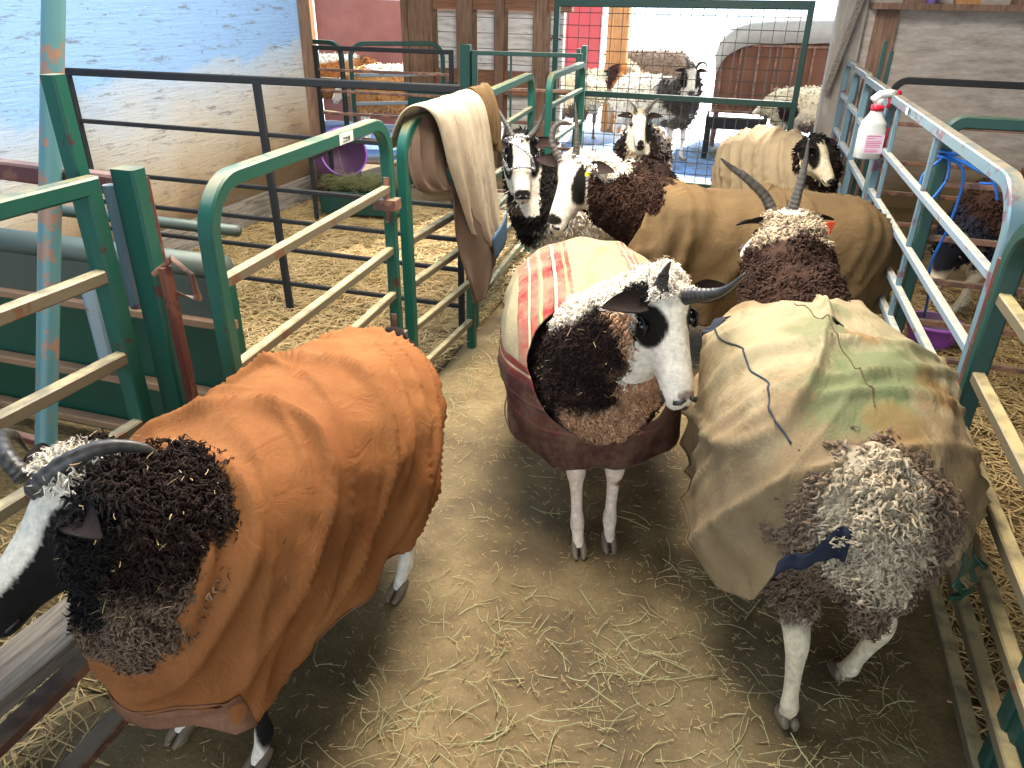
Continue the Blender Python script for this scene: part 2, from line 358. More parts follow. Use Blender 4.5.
# dark iron panel across the left pen
zsd = (.98, .70, .53, .37, .17)
dp = empty('pen_fence', (-3.62, 3.50, 0), 0, label='dark thin-railed panel crossing the left straw pen to the canvas', cat='pen fence')
m = MB(); m.sweep([(0, 0, .05), (0, 0, 1.235), (2.27, 0, 1.25), (2.27, 0, .05)], rprof(.030, .030), (0, 1, 0)); m.build('frame', 'black_iron', dp)
for z in zsd:
    m = MB(); m.sweep([(0, 0, z), (2.27, 0, z)], rprof(.022, .022), (0, 0, 1)); m.build('rail', 'black_iron', dp)
m = MB(); m.sweep([(1.22, -.01, 0), (1.19, -.01, 1.235)], rprof(.04, .025), (0, 1, 0)); m.build('upright', 'black_iron', dp)
# left pen rear panels
vpanel('pen_fence', (-3.64, 6.12), (-2.44, 6.18), 1.22, (1.05, .88, .7, .5, .3, .12), ('black_iron', 'rust'), 0, .035, .022, label='dark rusty panel across the back of the left pen by the wall end', verts=(.22,))
vpanel('pen_fence', (-2.26, 6.24), (-1.42, 6.36), 1.22, (.95, .7, .5, .3, .12), ('dark_green', 'rust'), 0, .04, .024, label='dark green panel between the tall green post and the aisle panels', verts=(.3,))
m = MB(); m.sweep([(0, 0, 0), (0, 0, 1.28)], rprof(.09, .07), (0, 1, 0)); o = m.build('fence_post', 'dark_green', loc=(-2.33, 6.22, 0)); props(o, 'stout green post with chain in the back row of the left pen', 'post')
vpanel('pen_fence', (-4.35, 6.9), (-3.75, 6.75), 1.22, (.9, .6, .3), ('dark_green', 'tan_rail'), .13, .04, .03, label='green bowed panel at the wall end, in front of the sunlit orange sheep')
vpanel('pen_fence', (-3.66, 6.75), (-2.95, 7.25), 1.22, (.95, .7, .45, .2), ('dark_green', 'silver_rail'), .13, .04, .03, label='green bowed panel with bright pale rails before the faded red board')
# a small green creep feeder behind the canvas panel
cf = empty('creep_feeder', (-2.65, 6.62, 0), 0, label='green box feeder with slotted top behind the tall green post', cat='feeder')
m = MB(); m.box((-.32, -.16, .1), (.22, .16, .88)); m.build('box', 'dark_green', cf)
m = MB()
for i in range(5): m.sweep([(-.05+i*.07, -.17, .88), (-.02+i*.07, -.1, .96)], rprof(.02, .02), (0, 1, 0))
m.build('top_slots', 'dark_green', cf)
# ---- right side
RR = (.945, .712, .54, .40, .26, .12)
pA = vpanel('pen_fence', (.69, .62), (.70, 2.22), 1.16, RR, ('dark_green', 'tan_rail'), .14, .05, .034, label='nearest right-hand panel with wide dusty tan rails, beside the sheep seen from behind', verts=())
m = MB(); m.sweep([(.75, -.02, 0), (.75, -.02, 1.14)], rprof(.05, .05), (0, 1, 0)); m.build('upright', 'dark_green', pA)
m = MB(); m.sweep([(.72, -.03, 0), (.72, -.03, 1.1)], rprof(.05, .05), (0, 1, 0)); m.build('post', 'dark_green', pA)
m = MB(); m.box((.47, -.07, .30), (.53, -.02, .36)); m.build('bracket', 'rust', pA)
pB = vpanel('pen_fence', (.72, 2.36), (.66, 4.62), 1.20, RR, ('blue_green', 'silver_rail'), .16, .046, .029, label='long right-hand panel with shiny bluish top rail where the spray bottle hangs', verts=(1.1, 2.0))
m = MB(); m.box((1.62, .0285, 1.185), (1.67, .030, 1.215)); m.build('label_sticker', 'label', pB)
m = MB(); m.sweep([(-.045, .0, 0), (-.04, 0, 1.02)], rprof(.035, .05), (0, 1, 0)); m.build('rusty_bar', 'maroon', pB)
for (y0, y1, lb) in ((4.72, 5.62, 'first short bluish panel past the spray bottle on the right'), (5.72, 6.40, 'second short bluish panel past the spray bottle on the right'), (6.5, 7.15, 'furthest short panel on the right, against the pale end post')):
    vpanel('pen_fence', (.66, y0), (.64, y1), 1.2, (.95, .68, .42, .2), ('blue_green', 'silver_rail'), .1, .045, .034, label=lb, group=None)
m = MB(); m.sweep([(0, 0, 0), (0, 0, 1.42)], rprof(.025, .025), (0, 1, 0)); m.sweep([(.05, .02, 0), (.05, .02, 1.36)], rprof(.025, .025), (0, 1, 0))
o = m.build('twin_post', 'dark_green', loc=(.70, 5.67, 0)); props(o, 'pair of thin dark green uprights rising above the bluish panels', 'post')
vpanel('pen_fence', (.80, 5.62), (3.4, 5.5), 1.2, (.94, .7, .5, .3, .12), ('black_iron', 'rust'), .08, .04, .026, label='dark panel across the right pen, the further of the two')
vpanel('pen_fence', (.79, 3.74), (3.4, 3.70), 1.2, (.94, .7, .5, .3, .12), ('dark_green', 'rust'), .05, .05, .026, label='dark green panel across the right pen, the nearer one with blue twine on its end')
# timber leaning at right of the gate
m = MB(); m.sweep([(0, 0, 0), (.30, .0, 1.6)], rprof(.05, .04), (0, 1, 0)); o = m.build('wooden_pole', 'grey_wood', loc=(.47, 7.1, .72)); 
o.location = (.52, 7.3, .95); props(o, 'thin weathered pole leaning diagonally on the pale post by the wire gate', 'pole')
# ---- wire gate across the opening
wg = empty('wire_gate', (-1.88, 7.40, 0), 0, label='tall green tube gate filled with square wire across the bright doorway', cat='gate')
m = MB(); m.sweep([(0, 0, .05), (0, 0, 1.585), (2.17, 0, 1.60), (2.17, 0, .05), ], rprof(.06, .06), (0, 1, 0), closed=True); m.build('frame', 'dark_green', wg)
m = MB(); m.sweep([(0, 0, .83), (2.17, 0, .82)], rprof(.05, .05), (0, 0, 1)); m.build('middle_rail', 'dark_green', wg)
m = MB()
for i in range(1, 22): m.tube([(i*.1, .03, .06), (i*.1, .03, 1.58)], .0035, 5)
for i in range(1, 15): m.tube([(.02, .035, .05+i*.104), (2.15, .035, .05+i*.104)], .0035, 5)
m.build('wire_mesh', 'wire', wg)
m = MB(); m.tube([(.06, -.01, 1.28), (-.03, -.01, 1.3), (-.1, .0, 1.22)], .012); m.build('chain_latch', 'rust', wg)
m = MB(); m.sweep([(0, 0, 0), (0, 0, 1.28)], rprof(.04, .06), (0, 1, 0)); m.sweep([(-.07, .1, 0), (-.07, .1, 1.25)], rprof(.03, .04), (0, 1, 0)); o = m.build('fence_post', 'green', loc=(-1.44, 6.62, 0)); props(o, 'green post at the corner where the left panels meet the wire gate', 'post')
nf = empty('pen_fence', (-1.32, .10, 0), pi/2, label='low dark flat rails at the bottom left corner, beneath the grey plank', cat='pen fence')
for z, x in ((.24, .0), (.10, .08)):
    m = MB(); m.sweep([(0, -x, z), (1.12, -x, z)], rprof(.05, .03), (0, 0, 1)); m.build('rail', 'rust', nf)
m = MB(); m.sweep([(1.10, 0, 0), (1.10, 0, .3)], rprof(.04, .05), (0, 1, 0)); m.sweep([(.02, 0, 0), (.02, 0, .3)], rprof(.04, .05), (0, 1, 0)); m.build('frame', 'dark_green', nf)
# wooden plank at lower left corner
m = MB(); m.sweep([(-1.36, .30, .36), (-1.33, 1.05, .34)], rprof(.13, .045, .1), (0, 0, 1)); o = m.build('wooden_plank', 'grey_wood'); props(o, 'weathered grey plank lying inside the rails under the orange-coated sheep head', 'plank')
# ================================================================ SHEEP
def frames(P):
    n = len(P); T = np.array([P[min(i+1, n-1)]-P[max(i-1, 0)] for i in range(n)]); return T/np.linalg.norm(T, axis=1)[:, None]
def chain_mesh(pts, rad, n=None, k=18, side=None):
    """lofted limb: pts, radii (side, up); smooth"""
    m = n or (len(pts)-1)*5+1
    P = spline(pts, m); R = spline([(r, r) if np.ndim(r) == 0 else r for r in rad], m); R = np.maximum(R, .006); T = frames(P)
    V = []; F = []
    for i in range(m):
        t_ = T[i]; sd = np.cross((0, 0, 1.), t_) if side is None else np.array(side, float)-np.dot(side, t_)*t_
        if np.linalg.norm(sd) < .2: sd = np.array((0, 1., 0))-t_[1]*t_
        sd /= np.linalg.norm(sd); u_ = np.cross(t_, sd)
        for j in range(k):
            a = 2*pi*j/k; V.append(P[i]+sd*cos(a)*R[i][0]+u_*sin(a)*R[i][1])
    for i in range(m-1):
        F += [(i*k+j, i*k+(j+1) % k, (i+1)*k+(j+1) % k, (i+1)*k+j) for j in range(k)]
    F += [tuple(range(k-1, -1, -1)), tuple((m-1)*k+j for j in range(k))]
    return V, F
def fbm(P, sc, oct=3, off=0):
    return np.array([noise.fractal(Vector((p[0]*sc+off, p[1]*sc-off, p[2]*sc+off*2)), .6, 2, oct) for p in P])
CLS = dict(LG='8c7866', W='f2e6d2', CR='d8c8a8', BK='17130f', BR='3a2418', DB='2a1a12', GB='7a6350', TN='b8a488', GY='6a6058', OR='c07a40', PK='d8b8a4')
def locks(root, V, Nn, Fc, C, mask, n, ln, r, name='fleece', grav=.5, mat='fleece', curl=.35, segs=5, tip=1.25, seed=3, norm=.45):
    """woollen locks growing on the masked skin, one mesh"""
    g = np.random.default_rng(seed); T = []
    for f in Fc: T.append(f[:3]); 
    for f in Fc:
        if len(f) == 4: T.append((f[0], f[2], f[3]))
    T = np.array(T); a, b, c = V[T[:, 0]], V[T[:, 1]], V[T[:, 2]]
    ar = np.linalg.norm(np.cross(b-a, c-a), axis=1)*mask[T].mean(1)
    if ar.sum() <= 0: return None
    k = g.choice(len(T), n, p=ar/ar.sum()); u, v = g.random((2, n, 1)); sw = (u+v) > 1; u = np.where(sw, 1-u, u); v = np.where(sw, 1-v, v)
    B = a[k]+(b[k]-a[k])*u+(c[k]-a[k])*v; N = Nn[T[k, 0]]; cc = C[T[k, 0]]
    clump = np.array([noise.noise_vector(Vector(p*14)) for p in B])
    D = N*norm+np.array((0, 0, -grav))+clump*.7+g.normal(0, .22, (n, 3)); D /= np.linalg.norm(D, axis=1)[:, None]
    A1 = np.cross(D, N+.01); A1 /= np.linalg.norm(A1, axis=1)[:, None]; A2 = np.cross(D, A1)
    L = ln*g.uniform(.6, 1.3, (n, 1)); ph = g.uniform(0, 6.28, (n, 1)); R = r*g.uniform(.7, 1.3, (n, 1))
    VV = np.zeros((n, segs, 4, 3)); CC = np.zeros((n, segs, 4, 3)); br = g.uniform(.65, 1.25, (n, 1))
    for i in range(segs):
        s_ = i/(segs-1); w = R*(1-.85*s_**1.6)*(.75+.5*min(1, s_*3)); om = 9*s_+ph
        ctr = B-N*r*.6+D*L*s_+(A1*np.cos(om)+A2*np.sin(om))*L*curl*.35*s_+N*L*.25*sin(pi*s_)
        for j in range(4):
            t_ = j*pi/2+.7; VV[:, i, j] = ctr+(A1*cos(t_)*1.25+A2*sin(t_)*.8)*w
            CC[:, i, j] = cc*br*(.82+(tip-.82)*s_)
    V2 = VV.reshape(-1, 3); base = np.arange(n)*segs*4; F = []
    q = []
    for i in range(segs-1):
        for j in range(4): q.append((i*4+j, i*4+(j+1) % 4, (i+1)*4+(j+1) % 4, (i+1)*4+j))
    F = (base[:, None, None]+np.array(q)[None]).reshape(-1, 4)
    me = bpy.data.meshes.new(name); me.vertices.add(len(V2)); me.vertices.foreach_set('co', V2.astype('f').ravel())
    me.loops.add(F.size); me.loops.foreach_set('vertex_index', F.ravel().astype('i')); me.polygons.add(len(F))
    me.polygons.foreach_set('loop_start', np.arange(0, F.size, 4, dtype='i')); me.update(calc_edges=True); me.shade_smooth()
    set_cols(me, CC.reshape(-1, 3)); me.materials.append(M[mat])
    o = bpy.data.objects.new(name, me); COL.objects.link(o); o.parent = root; return o
def horn(root, pts, r0, seed=0, col=('2c2826', '8c8478'), n=44, name='horn'):
    P = spline(pts, n); k = 14; V = []; C = []; F = []; T = frames(P); ref = np.array((.3, .2, 1.))
    c0, c1 = (np.array(lin(c)[:3]) for c in col)
    for i in range(n):
        s_ = i/(n-1); r = r0*(1-s_**1.5*.86)
        rg = 1+.07*sin(s_*n*1.9)*(1-s_)**.6
        sd = np.cross(ref, T[i]); sd /= np.linalg.norm(sd); u_ = np.cross(T[i], sd)
        for j in range(k):
            a = 2*pi*j/k; V.append(P[i]+(sd*cos(a)*.82+u_*sin(a))*r*rg)
            m_ = .35+.3*sin(s_*n*1.9)*(1-s_)+.25*noise.noise(Vector((s_*6+seed, a, 0))); C.append(c0+(c1-c0)*max(0, min(1, m_)))
    for i in range(n-1): F += [(i*k+j, i*k+(j+1) % k, (i+1)*k+(j+1) % k, (i+1)*k+j) for j in range(k)]
    F.append(tuple((n-1)*k+j for j in range(k))); F.append(tuple(range(k-1, -1, -1)))
    return mesh_obj(name, V, F, 'horn', root, True, C)
def ear(root, base, d, upn, ln=.11, w=.028, col='17130f', incol='2a1e1a'):
    base, d, upn = (np.array(x, float) for x in (base, d, upn)); d /= np.linalg.norm(d); sd = np.cross(upn, d); sd /= np.linalg.norm(sd); un = np.cross(d, sd)
    V = []; F = []; C = []; n, k = 12, 9; co, ci = np.array(lin(col)[:3]), np.array(lin(incol)[:3])
    for lay in (0, 1):
        for i in range(n):
            s_ = i/(n-1); ww = w*(sin(pi*min(1, s_*.93+.07)**.75)**.8)+.002
            for j in range(k):
                q = (j/(k-1)-.5)*2; cup = .55*ww*(q*q)*(1-s_*.4)
                V.append(base+d*ln*s_+sd*ww*q*.9+un*(cup+(.003 if lay else -.003)*(1-q*q))-np.array((0, 0, .18))*ln*s_*s_)
                C.append(ci if lay else co)
    for lay in (0, 1):
        o = lay*n*k
        for i in range(n-1):
            for j in range(k-1):
                f = (o+i*k+j, o+i*k+j+1, o+(i+1)*k+j+1, o+(i+1)*k+j); F.append(f if lay else f[::-1])
    for i in range(n-1):
        for j in (0, k-1):
            f = (i*k+j, (i+1)*k+j, n*k+(i+1)*k+j, n*k+i*k+j); F.append(f if j == 0 else f[::-1])
    return mesh_obj('ear', V, F, 'hide', root, True, C)
# stalks
def stalks(name, n, region, ln, w, mat, label, seed, flat=.25, z0=.0, parent=None, cat='straw', curve=0.0, pts=None, clampz=True):
    g = np.random.default_rng(seed)
    P = pts if pts is not None else np.array([region(g) for _ in range(n)]); n = len(P)
    a = g.uniform(0, 2*pi, n); L_ = ln*g.uniform(.4, 1.3, n); tz = g.normal(0, flat, n); zz = z0+np.abs(g.normal(0, .5, n))*.02
    D = np.stack([np.cos(a), np.sin(a), tz*.5], 1); S_ = np.stack([-np.sin(a), np.cos(a), g.normal(0, .2, n)], 1); U_ = np.cross(D, S_)
    nseg = 4; V = np.zeros((n, nseg, 3, 3)); bend = g.normal(0, .25+curve, (n, 1)); W_ = w*g.uniform(.6, 1.3, (n, 1))
    B = np.column_stack([P[:, 0], P[:, 1], (P[:, 2] if P.shape[1] > 2 else 0)+zz])
    for i in range(nseg):
        s_ = i/(nseg-1)-.5; c = B+D*(L_*s_)[:, None]+S_*(bend*(s_*s_-.1))*L_[:, None]*1.2
        for j in range(3):
            t_ = 2*pi*j/3; V[:, i, j] = c+(S_*cos(t_)+U_*sin(t_)*.6)*W_
    lo_ = (P[:, 2].min() if P.shape[1] > 2 else 0)+.0015
    if clampz: V[..., 2] = np.maximum(V[..., 2], lo_)
    q = [(i*3+j, i*3+(j+1) % 3, (i+1)*3+(j+1) % 3, (i+1)*3+j) for i in range(nseg-1) for j in range(3)]
    F = ((np.arange(n)*nseg*3)[:, None, None]+np.array(q)[None]).reshape(-1, 4)
    me = bpy.data.meshes.new(name); V2 = V.reshape(-1, 3); me.vertices.add(len(V2)); me.vertices.foreach_set('co', V2.astype('f').ravel())
    me.loops.add(F.size); me.loops.foreach_set('vertex_index', F.ravel().astype('i')); me.polygons.add(len(F)); me.polygons.foreach_set('loop_start', np.arange(0, F.size, 4, dtype='i')); me.update(calc_edges=True)
    me.materials.append(M[mat]); o = bpy.data.objects.new(name, me); COL.objects.link(o)
    if parent: o.parent = parent; o['kind'] = 'stuff'
    else: props(o, label, cat, kind='stuff')
    return o
def make_sheep(label, loc, deg, poll, muz, patches, base='CR', face='W', legs='W', sc=1.0, voxel=.011, horns=(), hr=.022, earc=('17130f', '17130f'),
               ears=(1, 1), eyes=True, tufts=0, tl=.03, tr=.005, tuftmask=None, feet=None, group='sheep standing in the barn', neckr=(.17, .12), coatf=None, wool_amp=.012,
               roll=0, bodyw=1.0, hooves=True, extras=None, tcurl=.4, tgrav=.5, norm=.4, core=None, dropz=.045, rumpk=1.0, chest=0, tags=(), flecks=0, fst=.11, legk=1.0, dark_nose=True, hcol=('2c2826', '8c8478')):
    root = empty('sheep', (loc[0], loc[1], 0), radians(deg), label=label, cat='sheep', group=group)
    Rm = np.array(Matrix.Rotation(-radians(deg), 3, 'Z'))
    loc3 = np.array((loc[0], loc[1], 0.)); L = lambda w: Rm@(np.array(w, float)-loc3)
    p, m_ = L(poll), L(muz); f = m_-p; HL = np.linalg.norm(f); f /= HL; u = np.array((0, 0, 1.))-f[2]*f; u /= np.linalg.norm(u); s = np.cross(u, f)
    if roll: c_, q_ = cos(roll), sin(roll); u, s = u*c_+s*q_, s*c_-u*q_
    H = lambda a, b, c: p+f*a*HL+s*b+u*c
    k = sc; bw = bodyw; cr = core or (.90 if coatf else 1.0)
    pieces = [chain_mesh([(-.53*k, 0, .64*k), (-.49*k, 0, .62*k), (-.38*k, 0, .60*k), (-.15*k, 0, .59*k), (.12*k, 0, .59*k), (.32*k, 0, .58*k), (.43*k, 0, .57*k), (.48*k, 0, .56*k)],
                         [(a_*k*cr*(bw if i_ else 1), b_*k*cr*(.94 if coatf else 1)) for i_, (a_, b_) in enumerate([(.07, .09), (.17, .18), (.245, .225), (.27, .235), (.265, .235), (.22, .22), (.14, .17), (.07, .09)])], 40, 26)]
    if cr < 1:
        v_, f_ = pieces[0]; pieces[0] = ([np.array((q_[0]*.95+.01, q_[1], q_[2]-dropz)) for q_ in v_], f_)
    if chest: pieces.append(chain_mesh([(.22*k, 0, .58*k), (.34*k, 0, .56*k), (.45*k, 0, .54*k), (.50*k, 0, .54*k)], [.15*k*chest, .18*k*chest, .14*k*chest, .07*k*chest], 20, 20))
    if rumpk > 1: pieces.append(chain_mesh([(-.30*k, 0, .58*k), (-.42*k, 0, .57*k), (-.50*k, 0, .56*k), (-.555*k, 0, .56*k)], [.18*k*rumpk, .185*k*rumpk, .15*k*rumpk, .07*k*rumpk], 20, 22))
    nb = np.array((.30*k, 0, .64*k)); ne = H(.12, 0, -.085); nm = (nb+ne)/2+np.array((.03*k, 0, .0))
    n0 = nb*.72+nm*.28
    pieces.append(chain_mesh([nb-np.array((.1*k, 0, .02 if not coatf else .09)), n0-np.array((0, 0, .02 if coatf else 0)), nm, ne, H(.22, 0, -.07)], [neckr[0]*k*(.8 if coatf else 1), neckr[0]*k*.98, (neckr[0]+neckr[1])/2*k*.95, neckr[1]*.8*k, .06], 26, 20))
    hs = [(-.2, .040, .045, -.035), (-.08, .060, .068, -.010), (.05, .068, .082, .004), (.22, .070, .090, .010), (.38, .058, .080, .008), (.55, .046, .064, .006), (.75, .038, .048, .004), (.9, .036, .040, -.002), (1.0, .031, .032, -.010), (1.05, .016, .018, -.022)]
    hk = HL/.28*1.1
    hp_ = [H(a, 0, (d-c)*hk) for a, b, c, d in hs]
    pieces.append(chain_mesh(hp_, [(b*hk, c*hk) for a, b, c, d in hs], 36, 18, side=s))
    ft = feet or {}
    FT = {}
    for q, (x, y) in dict(fl=(.30, fst), fr=(.30, -fst), hl=(-.38, .125), hr=(-.38, -.125)).items():
        X, Y = (L((*ft[q], 0))[:2] if q in ft else (x*k, y*k)); FT[q] = (X, Y)
        x0, y0 = x*k, y*k
        def lp(z, dx=0, zz=.5): w = min(1, max(0, 1-(z/zz))); return (x0+(X-x0)*w+dx*k, y0+(Y-y0)*w, z*k)
        if q[0] == 'f':
            pts = [lp(.52), lp(.40, -.01), lp(.29, .01), lp(.245, .015), lp(.20, .008), lp(.12, .005), lp(.075, .005), lp(.045, .022), lp(.014, .035)]
            rr = [.07, .052, .030, .031, .021, .018, .023, .018, .024]
        else:
            pts = [lp(.55, .06), lp(.44, .05), lp(.33, -.02), lp(.27, -.065), lp(.21, -.055), lp(.12, -.03), lp(.075, -.02), lp(.045, 0), lp(.014, .015)]
            rr = [.105, .085, .042, .032, .024, .020, .025, .019, .025]
        pieces.append(chain_mesh(pts, [(r*k*.95*legk, r*k*1.1*legk) for r in rr], 40, 12, side=(0, 1, 0)))
    if not ft.get('notail'): pieces.append(chain_mesh([(-.50*k, 0, .70*k), (-.56*k, 0, .62*k), (-.575*k, 0, .50*k), (-.57*k, 0, .40*k)], [.05*k, .045*k, .035*k, .02*k], 16, 10, side=(0, 1, 0)))
    mb = MB()
    for v, fc in pieces: mb.add(v, fc)
    o = mb.build('body', 'hide', root, True)
    md = o.modifiers.new('r', 'REMESH'); md.mode = 'VOXEL'; md.voxel_size = voxel; md.use_smooth_shade = True
    sm = o.modifiers.new('s', 'SMOOTH'); sm.factor = .5; sm.iterations = 5
    bpy.context.view_layer.update(); dg = bpy.context.evaluated_depsgraph_get()
    me = bpy.data.meshes.new_from_object(o.evaluated_get(dg)); o.modifiers.clear(); old = o.data; o.data = me; bpy.data.meshes.remove(old); me.name = 'body'
    nv = len(me.vertices); V = np.zeros(nv*3, 'f'); me.vertices.foreach_get('co', V); V = V.reshape(-1, 3).astype(float)
    N = np.zeros(nv*3, 'f'); me.vertices.foreach_get('normal', N); N = N.reshape(-1, 3).astype(float)
    hc = V-p; ha, hb, hu = hc@f/HL, hc@s, hc@u
    nearhead = (np.abs(hb) < .085*hk) & (hu > -.175*hk) & (hu < .06)
    isface = nearhead & (ha > .03) & (ha < 1.2) & (hu > -.14*hk-ha*0) & ((hu > -.13*hk) | (ha > .4))
    isleg = V[:, 2] < .33*k
    wool = (~isface & ~isleg).astype(float)
    ns = fbm(V, 16, 3); warp = fbm(V, 9, 2, 5)*.025
    V2 = V+N*(wool*wool_amp*(ns*1.0+.2))[:, None]
    me.vertices.foreach_set('co', V2.astype('f').ravel())
    C = np.tile(np.array(lin(CLS.get(base, base))[:3]), (nv, 1)); cl = lambda c: np.array(lin(CLS.get(c, c))[:3])
    C[isface] = cl(face); lw = np.clip((.34*k-V[:, 2]+warp)/.03, 0, 1)[:, None]; C = C*(1-lw)+cl(legs)*lw
    Hx = np.stack([ha*HL, hb, hu], 1)
    for sp, c, r, col in patches:
        c = np.array(c, float)
        X = Hx if sp == 'h' else (V if sp == 'b' else None)
        if sp == 'w': X = V; c = L(c)
        if sp == 'n': X = V; c = nb+(ne-nb)*c[0]+np.array((0, c[1], c[2]))
        if sp == 'n': r = np.array(r, float)*.62
        d = np.sqrt((((X-c)/np.array(r, float))**2).sum(1))+warp*6
        w = np.clip((1.05-d)/.12, 0, 1)[:, None]
        if sp == 'n': w = w*(~isface)[:, None]
        C = C*(1-w)+cl(col)*w
    C *= (1+.18*fbm(V, 30, 2, 2))[:, None]; C = np.clip(C, .003, 1)
    set_cols(me, C)
    hd = np.array([[*q] for q in []])
    if eyes:
        for sg in (1, -1):
            e = H(.27, sg*.0635*hk, -.038*hk); mb = MB(); 
            n_, k_ = 8, 12; vv = []; ff = []
            for i in range(n_+1):
                for j in range(k_):
                    a, b = pi*i/n_, 2*pi*j/k_; vv.append(e+(f*cos(b)*sin(a)*1.15+u*sin(b)*sin(a)*.85+s*sg*cos(a))*.0145*hk)
            for i in range(n_): ff += [(i*k_+j, i*k_+(j+1) % k_, (i+1)*k_+(j+1) % k_, (i+1)*k_+j) for j in range(k_)]
            mb.add(vv, ff); eo = mb.build('eye', 'eye', root, True)
            if voxel < .012:
                mb = MB(); mb.tube([e+s*sg*.007+(f*cos(a)*1.25+u*sin(a)*.9)*.0155*hk for a in (2*pi*i/16 for i in range(16))], .0035*hk, 6, tuple(s), closed=True); mb.build('eyelid', 'eyelid', eo, True)
        if dark_nose:
            mb = MB()
            for sg in (1, -1):
                mb.tube([H(.955, sg*.010, -.003*hk), H(.985, sg*.020*hk, -.010*hk), H(.975, sg*.030*hk, -.020*hk)], .0055*hk, 8)
            mb.tube([H(1.035, 0, -.016*hk), H(1.05, 0, -.028*hk), H(1.035, 0, -.040*hk)], .004*hk, 6)
            mb.build('nostrils', 'nose', root, True)
            mb = MB(); mb.tube([H(.86, -.0375*hk, -.052*hk), H(.95, -.033*hk, -.047*hk), H(1.02, -.018*hk, -.044*hk), H(1.045, 0, -.043*hk), H(1.02, .018*hk, -.044*hk), H(.95, .033*hk, -.047*hk), H(.86, .0375*hk, -.052*hk)], .003*hk, 6)
            mb.build('mouth', 'nose', root, True)
    for i, sg in enumerate((1, -1)):
        if ears[i]: ear(root, H(.10, sg*.058*hk, -.022*hk), s*sg*1.0-f*.25+u*.1, u-f*.3, .115*hk, .03*hk, earc[i])
    for i, hp in enumerate(horns):
        horn(root, [L(q) if hp[0] == 'w' else H(q[0]/HL, q[1], q[2]) for q in hp[1]], (hp[2] if len(hp) > 2 else hr), i, hcol)
    if hooves:
        for q, (X, Y) in FT.items():
            dx = .035 if q[0] == 'f' else .015; mb = MB()
            for sg in (1, -1):
                v, fc = chain_mesh([(X+(dx-.03)*k, Y+sg*.011*k, .034*k), (X+(dx-.005)*k, Y+sg*.013*k, .022*k), (X+(dx+.025)*k, Y+sg*.014*k, .014*k), (X+(dx+.045)*k, Y+sg*.010*k, .008*k)], [(.010*k, .015*k), (.012*k, .018*k), (.0105*k, .012*k), (.005*k, .005*k)], 12, 10, side=(0, 1, 0))
                mb.add([(a, b, max(c, .001)) for a, b, c in v], fc)
            mb.build('hoof', 'hoof', root, True)
    if tufts:
        fc = [tuple(pg.vertices) for pg in me.polygons]; N2 = N
        mk = wool.copy()
        if tuftmask: mk *= tuftmask(V, Hx, nb, ne)
        locks(root, V2, N2, fc, C, mk, tufts, tl, tr, curl=tcurl, grav=tgrav, norm=norm)
    if coatf: coatf(root)
    for q, d1, d2, mm in (tags or ()):
        q = L(q); d1 = Rm@np.array(d1, float); d2 = Rm@np.array(d2, float); nn = np.cross(d1, d2); nn /= np.linalg.norm(nn); mb = MB()
        V8 = [q+a*d1+b*d2+c*nn*.0015 for c in (-1, 1) for a, b in ((-1, -.7), (-.7, -1), (1, -1), (1, 1), (-.7, 1), (-1, .7))]
        mb.add(V8, [(5, 4, 3, 2, 1, 0), (6, 7, 8, 9, 10, 11)]+[(i, (i+1) % 6, 6+(i+1) % 6, 6+i) for i in range(6)]); mb.build('ear_tag', mm, root)
    if flecks:
        g = np.random.default_rng(4); idx = np.where((V[:, 0] > .3) & (wool > 0))[0]; idx = g.choice(idx, flecks); FP = V2[idx]+N[idx]*.022
        fo = stalks('straw_flecks', 0, None, .018, .0011, 'straw_stalk', None, 11, .5, 0, parent=root, pts=FP, clampz=False)
    root['_'] = 0; del root['_']
    return root, L, H, (V2, N, C)
